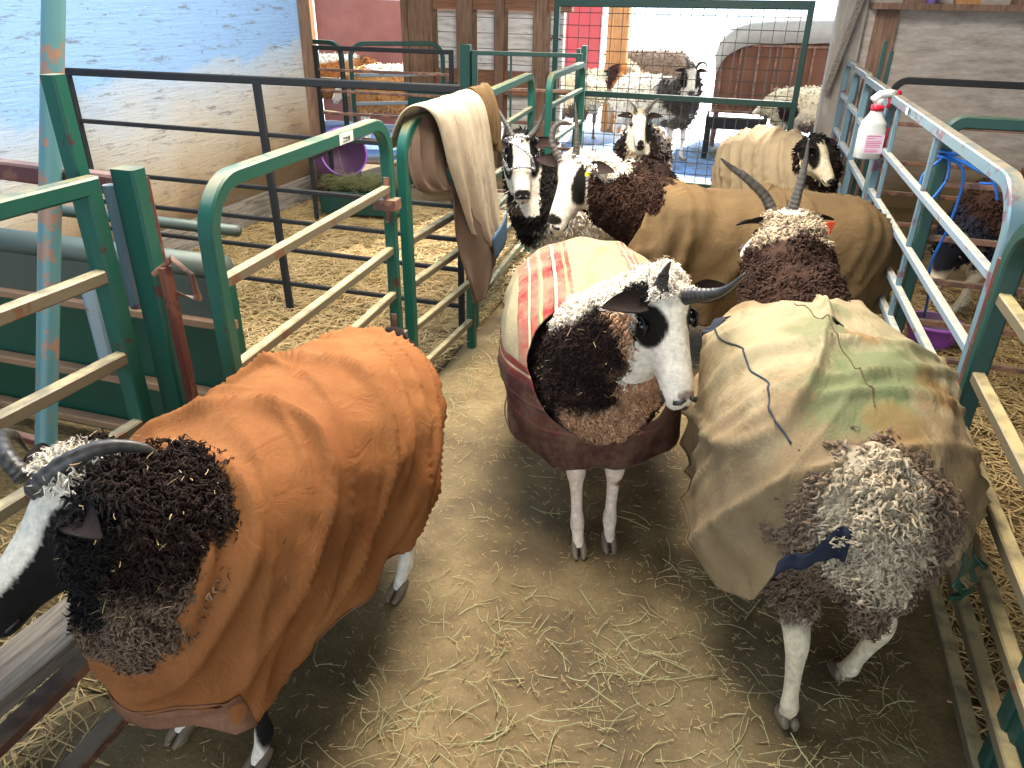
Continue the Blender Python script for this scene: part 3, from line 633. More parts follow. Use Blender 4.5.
class Coat:
    """fabric sheep jacket draped over a body: superellipsoid dome above the widest line, hanging skirt below"""
    def __init__(s, cx, Lf, b, zc, h, hem, p=3.6, q=2.25, Lr=None, tuck=.12, folds=None, seed=0, amp=.012, cy=0, zs=None, flare=0, tr=0.0):
        s.tr = tr
        s.__dict__.update(cx=cx, Lf=Lf, b=b, zc=zc, h=h, hem=hem, p=p, q=q, Lr=Lr or Lf, tuck=tuck, seed=seed, amp=amp, folds=folds, cy=cy, zs=zs, flare=flare)
    def raw(s, ph, e):
        """ph azimuth (0 = front), e: 1 top .. 0 widest line .. -1 hem"""
        c, n = cos(ph), sin(ph); Lx = s.Lf if c > 0 else s.Lr
        if e >= 0:
            a = e*pi/2; dx, dy, dz = abs(cos(a)*c), abs(cos(a)*n), sin(a); lo, hi = .2, 2.
            for _ in range(26):
                k = (lo+hi)/2
                if (k*dx)**s.p+(k*dy)**s.q+(k*dz)**s.q > 1: hi = k
                else: lo = k
            w_ = 1-s.tr*(dx*k)**2 if c < 0 else 1.0
            return np.array((s.cx+math.copysign(dx*k*Lx, c), s.cy+math.copysign(dy*k*s.b*w_, n), s.zc+dz*k*s.h+(s.zs(math.copysign(dx*k, c)) if s.zs else 0)*dz))
        k = s.raw(ph, 0); z1 = s.hem(ph); t_ = -e
        sc = 1-s.tuck*t_**2+s.flare*t_
        return np.array((s.cx+(k[0]-s.cx)*sc, s.cy+(k[1]-s.cy)*sc, k[2]+(z1-k[2])*t_))
    def pt(s, ph, e, off=0):
        p = s.raw(ph, e); d = 1e-3
        a = s.raw(ph+d, min(e, .97))-s.raw(ph-d, min(e, .97)); b = s.raw(ph, min(.98, e+d))-s.raw(ph, min(.98, e+d)-2*d)
        n = np.cross(a, b); l = np.linalg.norm(n); n = n/l if l > 1e-9 else np.array((0, 0, 1.))
        if e > .93: n = np.array((0, 0, 1.))
        w = 0
        for (ax, ay, az, frq, st, am, pw) in (s.folds or ()):
            q = Vector(((p[0]*ax+p[1]*ay+p[2]*az)*frq+s.seed*7, p[0]*st, (p[1]+p[2])*st+s.seed))
            r = 1-abs(noise.noise(q))*1.9; w += am*(max(0, r)**pw)
        w += s.amp*noise.fractal(Vector(p*3.2)+Vector((s.seed, 0, 0)), .5, 2, 3)
        if e < 0: w += .012*(-e)*sin(ph*9+s.seed+3*noise.noise(Vector((ph*2, 0, s.seed))))
        return p+n*(w+off)
    def mesh(s, name, mat, root, na=220, nt=34, nb=30, cut=None, cut2=None, thick=.004, ph0=0, ph1=2*pi, emin=None):
        es = [i/nt for i in range(nt, 0, -1)]+[-i/nb for i in range(nb+1)]
        V = []; F = []; m = len(es)
        for i in range(na):
            ph = ph0+(ph1-ph0)*i/na
            if emin:
                m0 = emin(ph); V += [s.pt(ph, 1-(1-m0)*((t_+1)/m)) for t_ in range(m)]
            else: V += [s.pt(ph, e) for e in es]
        for i in range(na):
            j = (i+1) % na
            F += [(i*m+t_, i*m+t_+1, j*m+t_+1, j*m+t_) for t_ in range(1, m-1)]
            F.append((i*m, i*m+1, j*m+1, j*m))
        o = mesh_obj(name, V, F, mat, root, True)
        bm = bmesh.new(); bm.from_mesh(o.data); bmesh.ops.remove_doubles(bm, verts=bm.verts, dist=.0006)
        for cp in (cut, cut2):
            if cp: bmesh.ops.bisect_plane(bm, geom=bm.verts[:]+bm.edges[:]+bm.faces[:], plane_co=cp[0], plane_no=cp[1], clear_outer=True)
        bmesh.ops.recalc_face_normals(bm, faces=bm.faces)
        # ring nearest the pole
        bm.to_mesh(o.data); bm.free(); o.data.shade_smooth()
        sm = o.modifiers.new('relax', 'SMOOTH'); sm.factor = .5; sm.iterations = 2
        md = o.modifiers.new('thickness', 'SOLIDIFY'); md.thickness = thick; md.offset = 0
        return o
    def strip(s, name, mat, root, path, w=.004, off=.004, th=None, k=6):
        mb = MB(); mb.tube([s.pt(a, e, off) for a, e in path], w/2, k, (0.1, .2, 1)); return mb.build(name, mat, root, True)
    def top(s, x, y, off=.005):
        x -= s.cx; y -= s.cy; L_ = s.Lf if x > 0 else s.Lr; ph = math.atan2(y/s.b, x/L_); tg = math.hypot(x/L_, y/s.b); lo, hi = 0., 1.
        for _ in range(22):
            e = (lo+hi)/2; r = s.raw(ph, e); cur = math.hypot((r[0]-s.cx)/L_, (r[1]-s.cy)/s.b)
            if cur > tg: lo = e
            else: hi = e
        return s.pt(ph, min(e, .98), off)
    def topstrip(s, name, mat, root, path, w=.004, off=.004):
        mb = MB(); mb.tube([s.top(x, y, off) for x, y in path], w/2, 6, (0, 1, .2)); return mb.build(name, mat, root, True)
    def band(s, name, mat, root, a0, a1, emin, de, off=.008, n=30, below=0.0):
        V = []; F = []
        for i in range(n+1):
            a = a0+(a1-a0)*i/n
            for j in range(5): V.append(s.pt(a, min(.95, emin(a)-below+de*j/4), off+.004*sin(i*.7)))
        for i in range(n):
            for j in range(4): F.append((i*5+j, i*5+j+1, (i+1)*5+j+1, (i+1)*5+j))
        o = mesh_obj(name, V, F, mat, root, True); md = o.modifiers.new('thickness', 'SOLIDIFY'); md.thickness = .004; return o
    def patch(s, name, mat, root, a0, a1, e0, e1, off=.006, n=14, wob=0):
        V = []; F = []
        for i in range(n+1):
            for j in range(n+1):
                a = a0+(a1-a0)*i/n; e = e0+(e1-e0)*j/n; V.append(s.pt(a+wob*noise.noise(Vector((j*.5, i*.3, 1))), e+wob*noise.noise(Vector((i*.5, j*.2, 3))), off))
        for i in range(n):
            for j in range(n): F.append((i*(n+1)+j, i*(n+1)+j+1, (i+1)*(n+1)+j+1, (i+1)*(n+1)+j))
        o = mesh_obj(name, V, F, mat, root, True); md = o.modifiers.new('thickness', 'SOLIDIFY'); md.thickness = .003; return o
def lerp_tab(tab):
    """hem height table over azimuth in degrees, 0..180 left side, mirrored unless negative keys given"""
    def f(ph):
        d = (math.degrees(ph)+180) % 360-180
        if not any(a < 0 for a, _ in tab): d = abs(d)
        P = sorted(tab)
        if any(a < 0 for a, _ in tab):
            if d < P[0][0]: d = P[0][0]
        for (a, z0), (b, z1) in zip(P, P[1:]):
            if a <= d <= b:
                t_ = (d-a)/(b-a); t_ = t_*t_*(3-2*t_); return z0+(z1-z0)*t_
        return P[-1][1] if d > P[-1][0] else P[0][1]
    return f
# fabric materials
def canvas(name, a, b, dirt, sc=3, weave=260, rough=.8):
    t = NT(name); g = t.noise(sc, 6, .65); c = t.ramp(g, [(.32, a), (.62, b)])
    c = t.mix(t.ramp(t.noise(sc*1.7, 7, .7, stretch=(1, 1, .6)), [(.55, 0.0), (.72, .55)]), c, dirt)
    c = t.mix(t.ramp(t.noise(140, 3, .8), [(.4, .18), (.6, 0.0)]), c, dirt)
    t.bump(t.math('ADD', t.noise(weave, 3, .7), t.math('MULTIPLY', t.noise(11, 5, .6, stretch=(1, 1.6, .7), dist=1.2), 5.0)), .45, .004); t.b.inputs['Specular IOR Level'].default_value = .2
    return t, c
t, c = canvas('orange_canvas', '8a522a', 'a06a3c', '6c4026', 2.4); M['orange_canvas'] = t.out(c, .82)
t, c = canvas('faded_canvas_band', '7a523c', '946c54', '5c3c2c', 5); M['faded_band'] = t.out(c, .85)
t, c = canvas('brown_canvas', '5c4a30', '745c3c', '463420', 3); M['brown_canvas'] = t.out(c, .85)
t, c = canvas('beige_canvas', 'a08c6c', 'b49e7c', '7c684c', 3); M['beige_canvas'] = t.out(c, .85)
t, c = canvas('hung_beige_canvas', 'a8987e', 'c8b69a', '7a7c80', 3.5); M['hung_canvas'] = t.out(c, .85)
M['navy'] = plain('navy_cloth', '121a30', .85, 0, '0c1222', 30)
M['seam'] = plain('seam_thread', '6a5638', .9, 0, '544228', 60); M['dark_seam'] = plain('dark_frayed_seam', '3c4450', .9, 0, '2a2c38', 60)
# stained canvas on the sheep seen from behind
t, c = canvas('stained_canvas', '7f6a4a', '968162', '665036', 2.6); X = t.xyz()
def blob(t, cx, cy, cz, r, ns, w=1.0):
    v = t.n('ShaderNodeVectorMath', operation='SUBTRACT'); t.l(t.coord(), v.inputs[0]); v.inputs[1].default_value = (cx, cy, cz)
    l_ = t.n('ShaderNodeVectorMath', operation='LENGTH'); t.l(v.outputs[0], l_.inputs[0])
    d = t.math('ADD', t.math('DIVIDE', l_.outputs['Value'], r), t.math('MULTIPLY', t.math('SUBTRACT', ns, .5), 1.9))
    return t.math('MULTIPLY', t.ramp(d, [(.55, 1.0), (1.0, 0.0)]), w)
ns = t.noise(7, 5, .7)
c = t.mix(blob(t, .02, 0, .80, .42, ns, .55), c, 'b4aa88')
for (x, y, z, r, w_) in ((-.18, -.07, .83, .17, .8), (-.30, .04, .80, .16, .75), (.0, .06, .86, .10, .6), (.16, -.03, .87, .07, .5), (-.02, -.2, .8, .12, .4)): c = t.mix(blob(t, x, y, z, r, ns, w_), c, '64704a')
for (x, y, z, r, w_) in ((-.04, -.05, .86, .06, .7), (-.2, -.2, .8, .1, .6), (-.38, -.04, .8, .08, .5)): c = t.mix(blob(t, x, y, z, r, ns, w_), c, '8c6434')
M['stained_canvas'] = t.out(c, .85)
# blanket-striped coat of the middle sheep
t, c = canvas('striped_blanket', '84795a', '9e9470', '665c3e', 3); X = t.xyz()
wob = t.math('MULTIPLY', t.math('SUBTRACT', t.noise(3, 2), .5), .03)
yy = t.math('ADD', t.math('ADD', X[1], t.math('MULTIPLY', X[0], .0)), wob)
ST = [(0, '9e9470'), (.20, '7a2c2a'), (.215, '9c2c2c'), (.29, 'd8c8a0'), (.305, '3c3430'), (.32, '9c2c2c'), (.37, '5a6a48'), (.385, 'c8b070'), (.41, '962828'), (.49, '2c2624'), (.505, 'd0c098'), (.53, '9a3030'), (.60, 'c88858'), (.625, '8c3430'), (.66, '9e9470')]
band = t.ramp(t.math('MULTIPLY', t.math('ADD', yy, .34), 2.6), ST, 'CONSTANT')
c2 = t.mix(t.ramp(t.math('MULTIPLY', t.math('ADD', yy, .34), 2.6), [(.195, 0.0), (.2, 1.0), (.66, 1.0), (.665, 0.0)]), c, band)
ST2 = [(0, '9e9470'), (.3, '9c3c38'), (.4, 'c8b490'), (.45, '8c3430'), (.58, 'd0c098'), (.62, 'a04440'), (.7, '9e9470')]
m2 = t.math('MULTIPLY', t.math('SUBTRACT', yy, .06), 7.0)
c2 = t.mix(t.ramp(m2, [(.295, 0.0), (.3, 1.0), (.7, 1.0), (.705, 0.0)]), c2, t.ramp(m2, ST2, 'CONSTANT'))
c2 = t.mix(t.ramp(t.noise(6, 6, .7), [(.42, .55), (.62, 0.0)]), c2, 'a89a7c')
low = t.math('ADD', X[2], t.math('MULTIPLY', wob, 1.5))
ST3 = [(0, '4c2c26'), (.25, '56322a'), (.33, '7a4038'), (.36, '56302a'), (.55, '48302c'), (.60, '7c4a40'), (.62, '4c2c28'), (.8, '6a3430'), (.87, '8c3c38'), (.9, 'b8a484'), (.93, '7c3430')]
dk = t.ramp(t.math('MULTIPLY', t.math('SUBTRACT', low, .36), 3.8), ST3, 'CONSTANT')
dk = t.mix(t.ramp(t.noise(8, 6, .7), [(.45, 0.0), (.7, .6)]), dk, '8a7058')
c2 = t.mix(t.ramp(low, [(.625, 1.0), (.628, 0.0)]), c2, dk); M['striped'] = t.out(c2, .85)
# ---------------------------------------------------------------- 1 orange coat, foreground
def mk_orange(root):
    c = Coat(-.05, .58, .262, .56, .265, lerp_tab([(0, .23), (40, .26), (90, .31), (140, .31), (180, .24)]), p=2.7, Lr=.58, tr=.22, folds=[(.75, .25, .75, 6, 1.0, .034, 7), (.9, -.3, .5, 9, 1.0, .016, 8)], amp=.014, seed=2, tuck=.14)
    ct = c.mesh('coat', 'orange_canvas', root, 300, 44, 36, cut=((.35, 0, .78), (.82, -.06, .56)))
    c.patch('chest_band', 'faded_band', ct, radians(-50), radians(38), -.62, -1.0, .005)
    c.patch('care_patch', 'beige_canvas', ct, radians(172), radians(194), .32, .20, .006, 6)
    c.strip('seam', 'faded_band', ct, [(radians(a), -.97) for a in range(-170, 171, 5)], .005)
    c.strip('seam', 'faded_band', ct, [(radians(a), -.6) for a in range(-50, 39, 4)], .004)
neckmask = lambda lo=.28: (lambda V, Hx, nb, ne: (V[:, 0] > lo).astype(float))
make_sheep('sheep in an orange-brown canvas coat in the left foreground, head leaving the picture', (-.985, 1.31), -95,
    (-1.16, .87, .83), (-1.26, .69, .60), [('n', (.5, 0, 0), (.6, .6, .6), 'DB'), ('n', (.75, .02, -.19), (.42, .5, .26), 'GB'), ('h', (.12, 0, -.08), (.2, .2, .12), 'BK'), ('h', (.12, 0, .02), (.16, .068, .05), 'W'), ('h', (-.04, .01, .03), (.11, .075, .085), 'W'), ('b', (.32, .15, .25), (.2, .06, .22), 'BK')],
    base='1e1410', face='BK', sc=1.05, voxel=.009, horns=(('w', [(-1.19, .855, .80), (-1.160, .855, .832), (-1.11, .88, .872), (-1.07, .925, .882), (-1.025, .97, .855), (-1.015, .99, .785)], .027), ('w', [(-1.225, .86, .82), (-1.265, .87, .85), (-1.32, .91, .86), (-1.355, .96, .83), (-1.36, .98, .78)], .023)),
    tufts=24000, tl=.03, tr=.0028, chest=.85, tuftmask=neckmask(.26), neckr=(.165, .125), coatf=mk_orange, feet=dict(hl=(-.835, 1.60), fl=(-.90, .99)), tgrav=.3, bodyw=.92, tcurl=.6, earc=('100c0a', '100c0a'), hcol=('1c1a19', '6e6860'), flecks=160, tags=(((-1.085, .90, .76), (.022, .004, -.008), (0, .012, .02), 'cream_tag'), ((-1.075, .885, .735), (.012, .002, -.006), (0, .008, .012), 'cream_tag')))
# ---------------------------------------------------------------- 2 striped coat, centre
def mk_striped(root):
    c = Coat(-.02, .54, .315, .57, .27, lerp_tab([(0, .315), (35, .32), (90, .37), (180, .40)]), p=3.0, folds=[(.3, 1, .6, 4, 1, .012, 5)], amp=.012, seed=5, tuck=.06, Lr=.56)
    ct = c.mesh('coat', 'striped', root, 280, 40, 30, cut=((.34, 0, .74), (.86, 0, .5)))
    c.strip('seam', 'seam', ct, [(radians(a), -.97) for a in range(-180, 181, 5)], .005)
make_sheep('sheep in a blanket-striped coat in mid aisle, one horn up, one sideways', (-.455, 2.45), -73,
    (-.150, 1.975, .945), (-.058, 1.865, .665), [('n', (.45, -.19, -.02), (.42, .36, .42), 'DB'), ('n', (.1, .02, .12), (.25, .3, .2), 'W'), ('n', (.75, -.02, .10), (.2, .2, .2), 'W'), ('h', (-.05, 0, 0), (.13, .13, .13), 'W'), ('h', (.085, -.055, -.05), (.065, .05, .06), 'BK'), ('h', (.0, -.1, -.04), (.05, .06, .035), 'BK'), ('h', (.08, .05, -.05), (.05, .05, .05), 'BK'), ('h', (.29, 0, -.015), (.014, .03, .02), 'a08878'), ('b', (.36, .075, .22), (.06, .04, .03), '8a5c40'), ('b', (.36, -.075, .22), (.06, .04, .03), '8a5c40')],
    base='cfa07a', legs='ecd4bc', sc=1.04, chest=.95, voxel=.008, horns=(('w', [(-.178, 1.965, .915), (-.180, 1.955, .955), (-.172, 1.945, 1.0), (-.160, 1.93, 1.035)], .024), ('w', [(-.115, 1.955, .935), (-.085, 1.94, .948), (-.045, 1.925, .962), (-.01, 1.91, .985), (.03, 1.90, 1.035)], .023)),
    tufts=20000, tl=.026, tr=.003, tuftmask=neckmask(.26), neckr=(.175, .125), coatf=mk_striped, feet=dict(fl=(-.272, 2.05), fr=(-.362, 1.99), hl=(-.45, 2.85), hr=(-.65, 2.82)), earc=('17130f', '17130f'), tcurl=.8, tgrav=.35, flecks=110, fst=.075, legk=1.12, hcol=('14110f', '5c5650'))
# ---------------------------------------------------------------- 3 stained coat, seen from behind
EM3 = lerp_tab([(0, -1), (126, -1), (140, -.9), (153, -.15), (165, .10), (180, .16), (-165, .12), (-152, -.1), (-138, -.9), (-120, -1), (-60, -1), (-179.9, .16)])
def mk_stained(root):
    c = Coat(.03, .50, .325, .57, .29, lerp_tab([(0, .45), (60, .42), (100, .36), (128, .28), (150, .32), (180, .36), (-150, .42), (-120, .38), (-60, .42), (-179.9, .36)]), p=2.8, Lr=.60, folds=[(.3, .9, .5, 4.5, 1.2, .012, 4), (.2, .7, .7, 8, .9, .030, 8), (.8, .3, .6, 6, 1.0, .024, 8)], amp=.016, seed=9, tuck=.0, flare=.03)
    ct = c.mesh('coat', 'stained_canvas', root, 300, 44, 34, cut=((.40, 0, .80), (.85, 0, .5)), emin=EM3)
    c.band('navy_patch', 'navy', ct, radians(149), radians(168), EM3, .16, .022, 30, .10)
    c.patch('navy_patch', 'navy', ct, radians(60), radians(50), .38, .18, .007, 8, .1)
    c.patch('green_lining', 'green_sheet', ct, radians(-146), radians(-132), -.05, -.95, .008, 8, .1)
    c.topstrip('seam', 'dark_seam', ct, [(.16-.012*a, .262+.008*sin(a*.35)-.0016*a) for a in range(-4, 48)], .005)
    c.topstrip('seam', 'seam', ct, [(.27-.012*a, .06-.0012*a+.004*sin(a*.5)) for a in range(0, 52)], .003)
    c.strip('seam', 'seam', ct, [(radians(a), -.97) for a in range(40, 128, 3)], .006)
make_sheep('sheep seen from behind in a green-stained beige canvas coat, right foreground', (.295, 2.02), 100,
    (.145, 2.78, .985), (.03, 2.97, .80), [('n', (.3, 0, 0), (.6, .6, .6), 'BR'), ('n', (.9, 0, .04), (.2, .2, .12), 'TN'), ('h', (-.04, 0, 0), (.14, .12, .1), 'TN'), ('h', (-.02, 0, .02), (.06, .05, .06), 'W'), ('h', (.08, 0, -.05), (.07, .12, .05), 'BK'), ('b', (-.55, .02, .66), (.16, .11, .16), 'b8a68a')],
    base='7a6450', legs='CR', core=.93, rumpk=1.0001, chest=0, sc=1.04, voxel=.009, horns=(('w', [(.095, 2.80, .99), (.06, 2.79, 1.04), (-.01, 2.76, 1.10), (-.065, 2.74, 1.135), (-.10, 2.72, 1.165)], .021), ('w', [(.165, 2.80, .99), (.172, 2.80, 1.06), (.178, 2.80, 1.14), (.175, 2.79, 1.235)], .021)),
    tufts=34000, tl=.030, tr=.0040, norm=.25, tuftmask=lambda V, Hx, nb, ne: ((V[:, 0] > .30) | (V[:, 0] < -.30)).astype(float)*np.where(V[:, 0] > .3, 1.3, 1), neckr=(.165, .125), coatf=mk_stained, feet=dict(hl=(.305, 1.455), hr=(.445, 1.66)), tcurl=.9, tgrav=.7, tags=(((.29, 2.74, .955), (.004, 0, .022), (.012, .004, 0), 'orange_tag'),))
# ---------------------------------------------------------------- 4 brown coat, crosswise
def mk_tan(root):
    c = Coat(-.02, .66, .285, .56, .285, lerp_tab([(0, .34), (90, .28), (180, .34)]), p=4, folds=[(1, .2, .2, 6, .6, .055, 6), (.8, .3, .5, 11, .8, .03, 7)], amp=.012, seed=4, tuck=.05, Lr=.62)
    ct = c.mesh('coat', 'brown_canvas', root, 220, 34, 24, cut=((.53, 0, .78), (.85, 0, .4)))
    c.strip('tear', 'beige_canvas', ct, [(radians(100+a*1.2), .08+.03*sin(a)) for a in range(0, 10)], .008)
make_sheep('sheep in a plain brown canvas coat standing crosswise, black patch over one eye', (.06, 3.72), 193,
    (-.785, 3.49, .975), (-.845, 3.33, .69), [('n', (.4, 0, 0), (.5, .5, .5), 'BR'), ('n', (.75, .05, .12), (.2, .16, .1), 'W'), ('h', (-.03, 0, 0), (.09, .08, .08), 'W'), ('h', (.10, .062, -.05), (.10, .035, .09), 'BK'), ('h', (.10, -.075, -.06), (.10, .03, .07), 'BR'), ('h', (.29, 0, -.02), (.028, .042, .035), 'BK')],
    base='BR', sc=1.04, voxel=.010, horns=(('w', [(-.850, 3.49, .975), (-.885, 3.49, 1.03), (-.885, 3.50, 1.10), (-.84, 3.50, 1.135), (-.80, 3.50, 1.125)], .02), ('w', [(-.775, 3.49, .975), (-.770, 3.49, 1.04), (-.775, 3.49, 1.12), (-.79, 3.50, 1.22)], .02)),
    tufts=11000, tl=.028, tr=.0038, tuftmask=neckmask(.40), neckr=(.17, .13), coatf=mk_tan, tags=(((-.70, 3.43, .925), (.012, 0, .002), (0, 0, .010), 'yellow'),), tcurl=.6, earc=('17130f', '3a2418'))
# ---------------------------------------------------------------- 5 haltered sheep
make_sheep('piebald sheep wearing a black-and-white rope halter beside the left fence', (-.83, 4.27), -146,
    (-1.165, 3.93, .975), (-1.11, 3.80, .695), [('n', (.3, 0, 0), (.45, .45, .5), 'BK'), ('n', (.5, .0, -.17), (.2, .2, .1), 'GB'), ('h', (.08, .07, -.06), (.13, .035, .09), 'BK'), ('h', (.08, -.07, -.06), (.13, .03, .09), 'BK'), ('h', (-.05, 0, -.07), (.08, .12, .06), 'BK'), ('h', (.285, 0, -.03), (.03, .045, .04), 'BK'), ('b', (-.12, 0, .8), (.1, .2, .3), 'DB'), ('b', (-.38, .1, .8), (.14, .3, .2), 'DB')],
    base='W', sc=.98, voxel=.011, horns=(('w', [(-1.215, 3.93, .985), (-1.26, 3.94, 1.05), (-1.31, 3.94, 1.12), (-1.335, 3.93, 1.17)], .018), ('w', [(-1.12, 3.93, .985), (-1.085, 3.94, 1.03), (-1.06, 3.94, 1.09), (-1.045, 3.93, 1.15)], .018)),
    tufts=9000, tl=.028, tr=.004, neckr=(.15, .12), coatf=None)
HALT = (-1.165, 3.93, .975), (-1.11, 3.80, .695)
# ---------------------------------------------------------------- 6 small piebald facing camera
make_sheep('small piebald sheep facing the camera in front of the wire gate', (-.80, 5.95), -84,
    (-.775, 5.50, .93), (-.735, 5.37, .73), [('n', (.3, .12, 0), (.5, .2, .5), 'DB'), ('n', (.3, -.14, 0), (.4, .1, .3), 'DB'), ('h', (.07, .07, -.06), (.12, .04, .09), 'BK'), ('h', (.24, 0, -.01), (.05, .03, .04), 'BK'), ('b', (0, 0, .7), (.2, .3, .3), 'DB')],
    base='TN', sc=.9, voxel=.014, horns=(('h', [(.0, .035, .01), (-.03, .06, .05), (-.08, .11, .04), (-.09, .13, -.02)], .016), ('h', [(.0, -.035, .01), (-.03, -.05, .04), (-.06, -.08, .03)], .013)), tufts=1200, tl=.03, tr=.007, bodyw=.9)
# ---------------------------------------------------------------- 7 beige coat at right
def mk_beige(root):
    c = Coat(-.03, .47, .26, .53, .27, lerp_tab([(0, .34), (180, .36)]), p=2.8, folds=[(1, .2, .3, 9, .5, .045, 6)], amp=.012, seed=12, tuck=.05)
    ct = c.mesh('coat', 'beige_canvas', root, 160, 26, 18, cut=((.36, 0, .78), (.85, 0, .5)))
make_sheep('sheep in a pale beige coat facing right beside the right-hand fence', (.20, 5.90), -38,
    (.42, 5.47, .83), (.545, 5.36, .60), [('n', (.3, 0, 0), (.5, .5, .5), 'DB'), ('h', (.07, -.07, -.06), (.11, .04, .09), 'BK'), ('h', (.07, .07, -.06), (.11, .04, .09), 'BK'), ('h', (-.06, 0, -.02), (.08, .12, .1), 'BK'), ('h', (.1, -.02, -.13), (.1, .06, .05), 'CR'), ('h', (.28, 0, -.02), (.02, .05, .03), 'BK')],
    base='BR', face='CR', sc=.92, voxel=.013, tufts=1600, tl=.03, tr=.006, tuftmask=neckmask(.28), coatf=mk_beige, neckr=(.18, .14), horns=())
# ---------------------------------------------------------------- outside and side pens
make_sheep('white-bodied horned sheep outside, looking back through the wire gate', (-1.10, 8.98), -32,
    (-.725, 8.62, .985), (-.685, 8.48, .765), [('n', (.4, 0, 0), (.45, .45, .5), '4a423c'), ('n', (.1, 0, -.25), (.3, .3, .2), '6a6050'), ('h', (.08, .07, -.05), (.12, .035, .08), 'BK'), ('h', (.08, -.07, -.05), (.12, .035, .08), 'BK'), ('h', (.27, 0, -.02), (.04, .05, .04), 'GY')],
    base='W', sc=1.05, voxel=.016, tufts=1800, tl=.035, tr=.009, group='sheep outside the wire gate', horns=(('h', [(.0, .035, .01), (-.03, .07, .06), (-.03, .13, .05), (.02, .16, .0)], .018), ('h', [(.0, -.035, .01), (-.05, -.06, .06), (-.1, -.10, .07)], .018)))
make_sheep('cream-rumped sheep outside, nearest of the three at the left of the wire gate', (-2.10, 9.55), 86,
    (-2.0, 10.25, .8), (-1.95, 10.4, .6), [('b', (-.45, 0, .35), (.2, .3, .2), 'GB')], base='CR', legs='GB', sc=1.0, voxel=.018, tufts=1500, tl=.035, tr=.010, group='sheep outside the wire gate')
make_sheep('sheep with a brown saddle outside, just behind the cream-rumped one', (-1.85, 11.0), 100,
    (-1.9, 11.75, .8), (-1.9, 11.9, .6), [('b', (0, .15, .8), (.9, .25, .3), 'OR'), ('b', (0, .2, .8), (.8, .2, .3), 'BR')], base='TN', legs='TN', sc=1.05, voxel=.018, tufts=1200, tl=.035, tr=.010, group='sheep outside the wire gate')
make_sheep('grey-brown woolly sheep outside, furthest of those left of the bright doorway', (-1.65, 12.6), 175,
    (-2.3, 12.55, .85), (-2.4, 12.4, .62), [], base='GB', legs='GB', sc=1.1, voxel=.02, tufts=1200, tl=.035, tr=.011, group='sheep outside the wire gate', horns=(('h', [(.0, .035, .01), (-.03, .07, .06), (-.06, .1, .12)], .018),))
make_sheep('cream sheep with dark belly patch outside, feeding at the right of the dark trough', (.56, 9.40), 168,
    (.02, 9.5, .60), (-.08, 9.46, .48), [('b', (.2, .2, .55), (.12, .15, .12), 'DB'), ('b', (-.1, .2, .35), (.2, .2, .12), 'GB')], base='CR', legs='CR', sc=.95, voxel=.018, tufts=1500, tl=.035, tr=.010, group='sheep outside the wire gate')
make_sheep('rusty orange sheep standing in sun beyond the wall end, left one', (-5.35, 9.5), 15, (-4.75, 9.45, .80), (-4.65, 9.35, .55), [('b', (.35, 0, .5), (.15, .4, .4), 'BR'), ('b', (-.2, 0, .9), (.5, .3, .12), 'W')], base='OR', legs='W', sc=1.1, voxel=.018, tufts=1800, tl=.035, tr=.010, group='sheep sunlit beyond the left wall')  # white back patch is blown-out sunlight painted into the fleece
make_sheep('orange sheep with sunlight painted on its back, standing in sun before the faded red board', (-4.15, 8.6), -165, (-4.70, 8.4, .75), (-4.80, 8.3, .5), [('b', (0, 0, .9), (.3, .3, .12), 'W')], base='d49c60', legs='W', sc=1.08, voxel=.018, tufts=1800, tl=.035, tr=.010, group='sheep sunlit beyond the left wall')  # white along the back stands for bright sun, coloured in
make_sheep('dark curly-fleeced sheep in the right pen, head lowered to the purple bucket', (1.66, 4.72), 188,
    (1.10, 4.52, .50), (1.05, 4.42, .25), [('n', (.8, 0, 0), (.3, .3, .3), '2c2a34')], base='BR', face='17161c', legs='CR', sc=1.03, voxel=.012, tufts=14000, tl=.03, tr=.0045, group='sheep in the right pen', horns=(('h', [(.0, .035, .01), (-.03, .07, .06), (.02, .12, .08)], .016),), tcurl=.7, feet=dict(fl=(1.22, 4.62)))

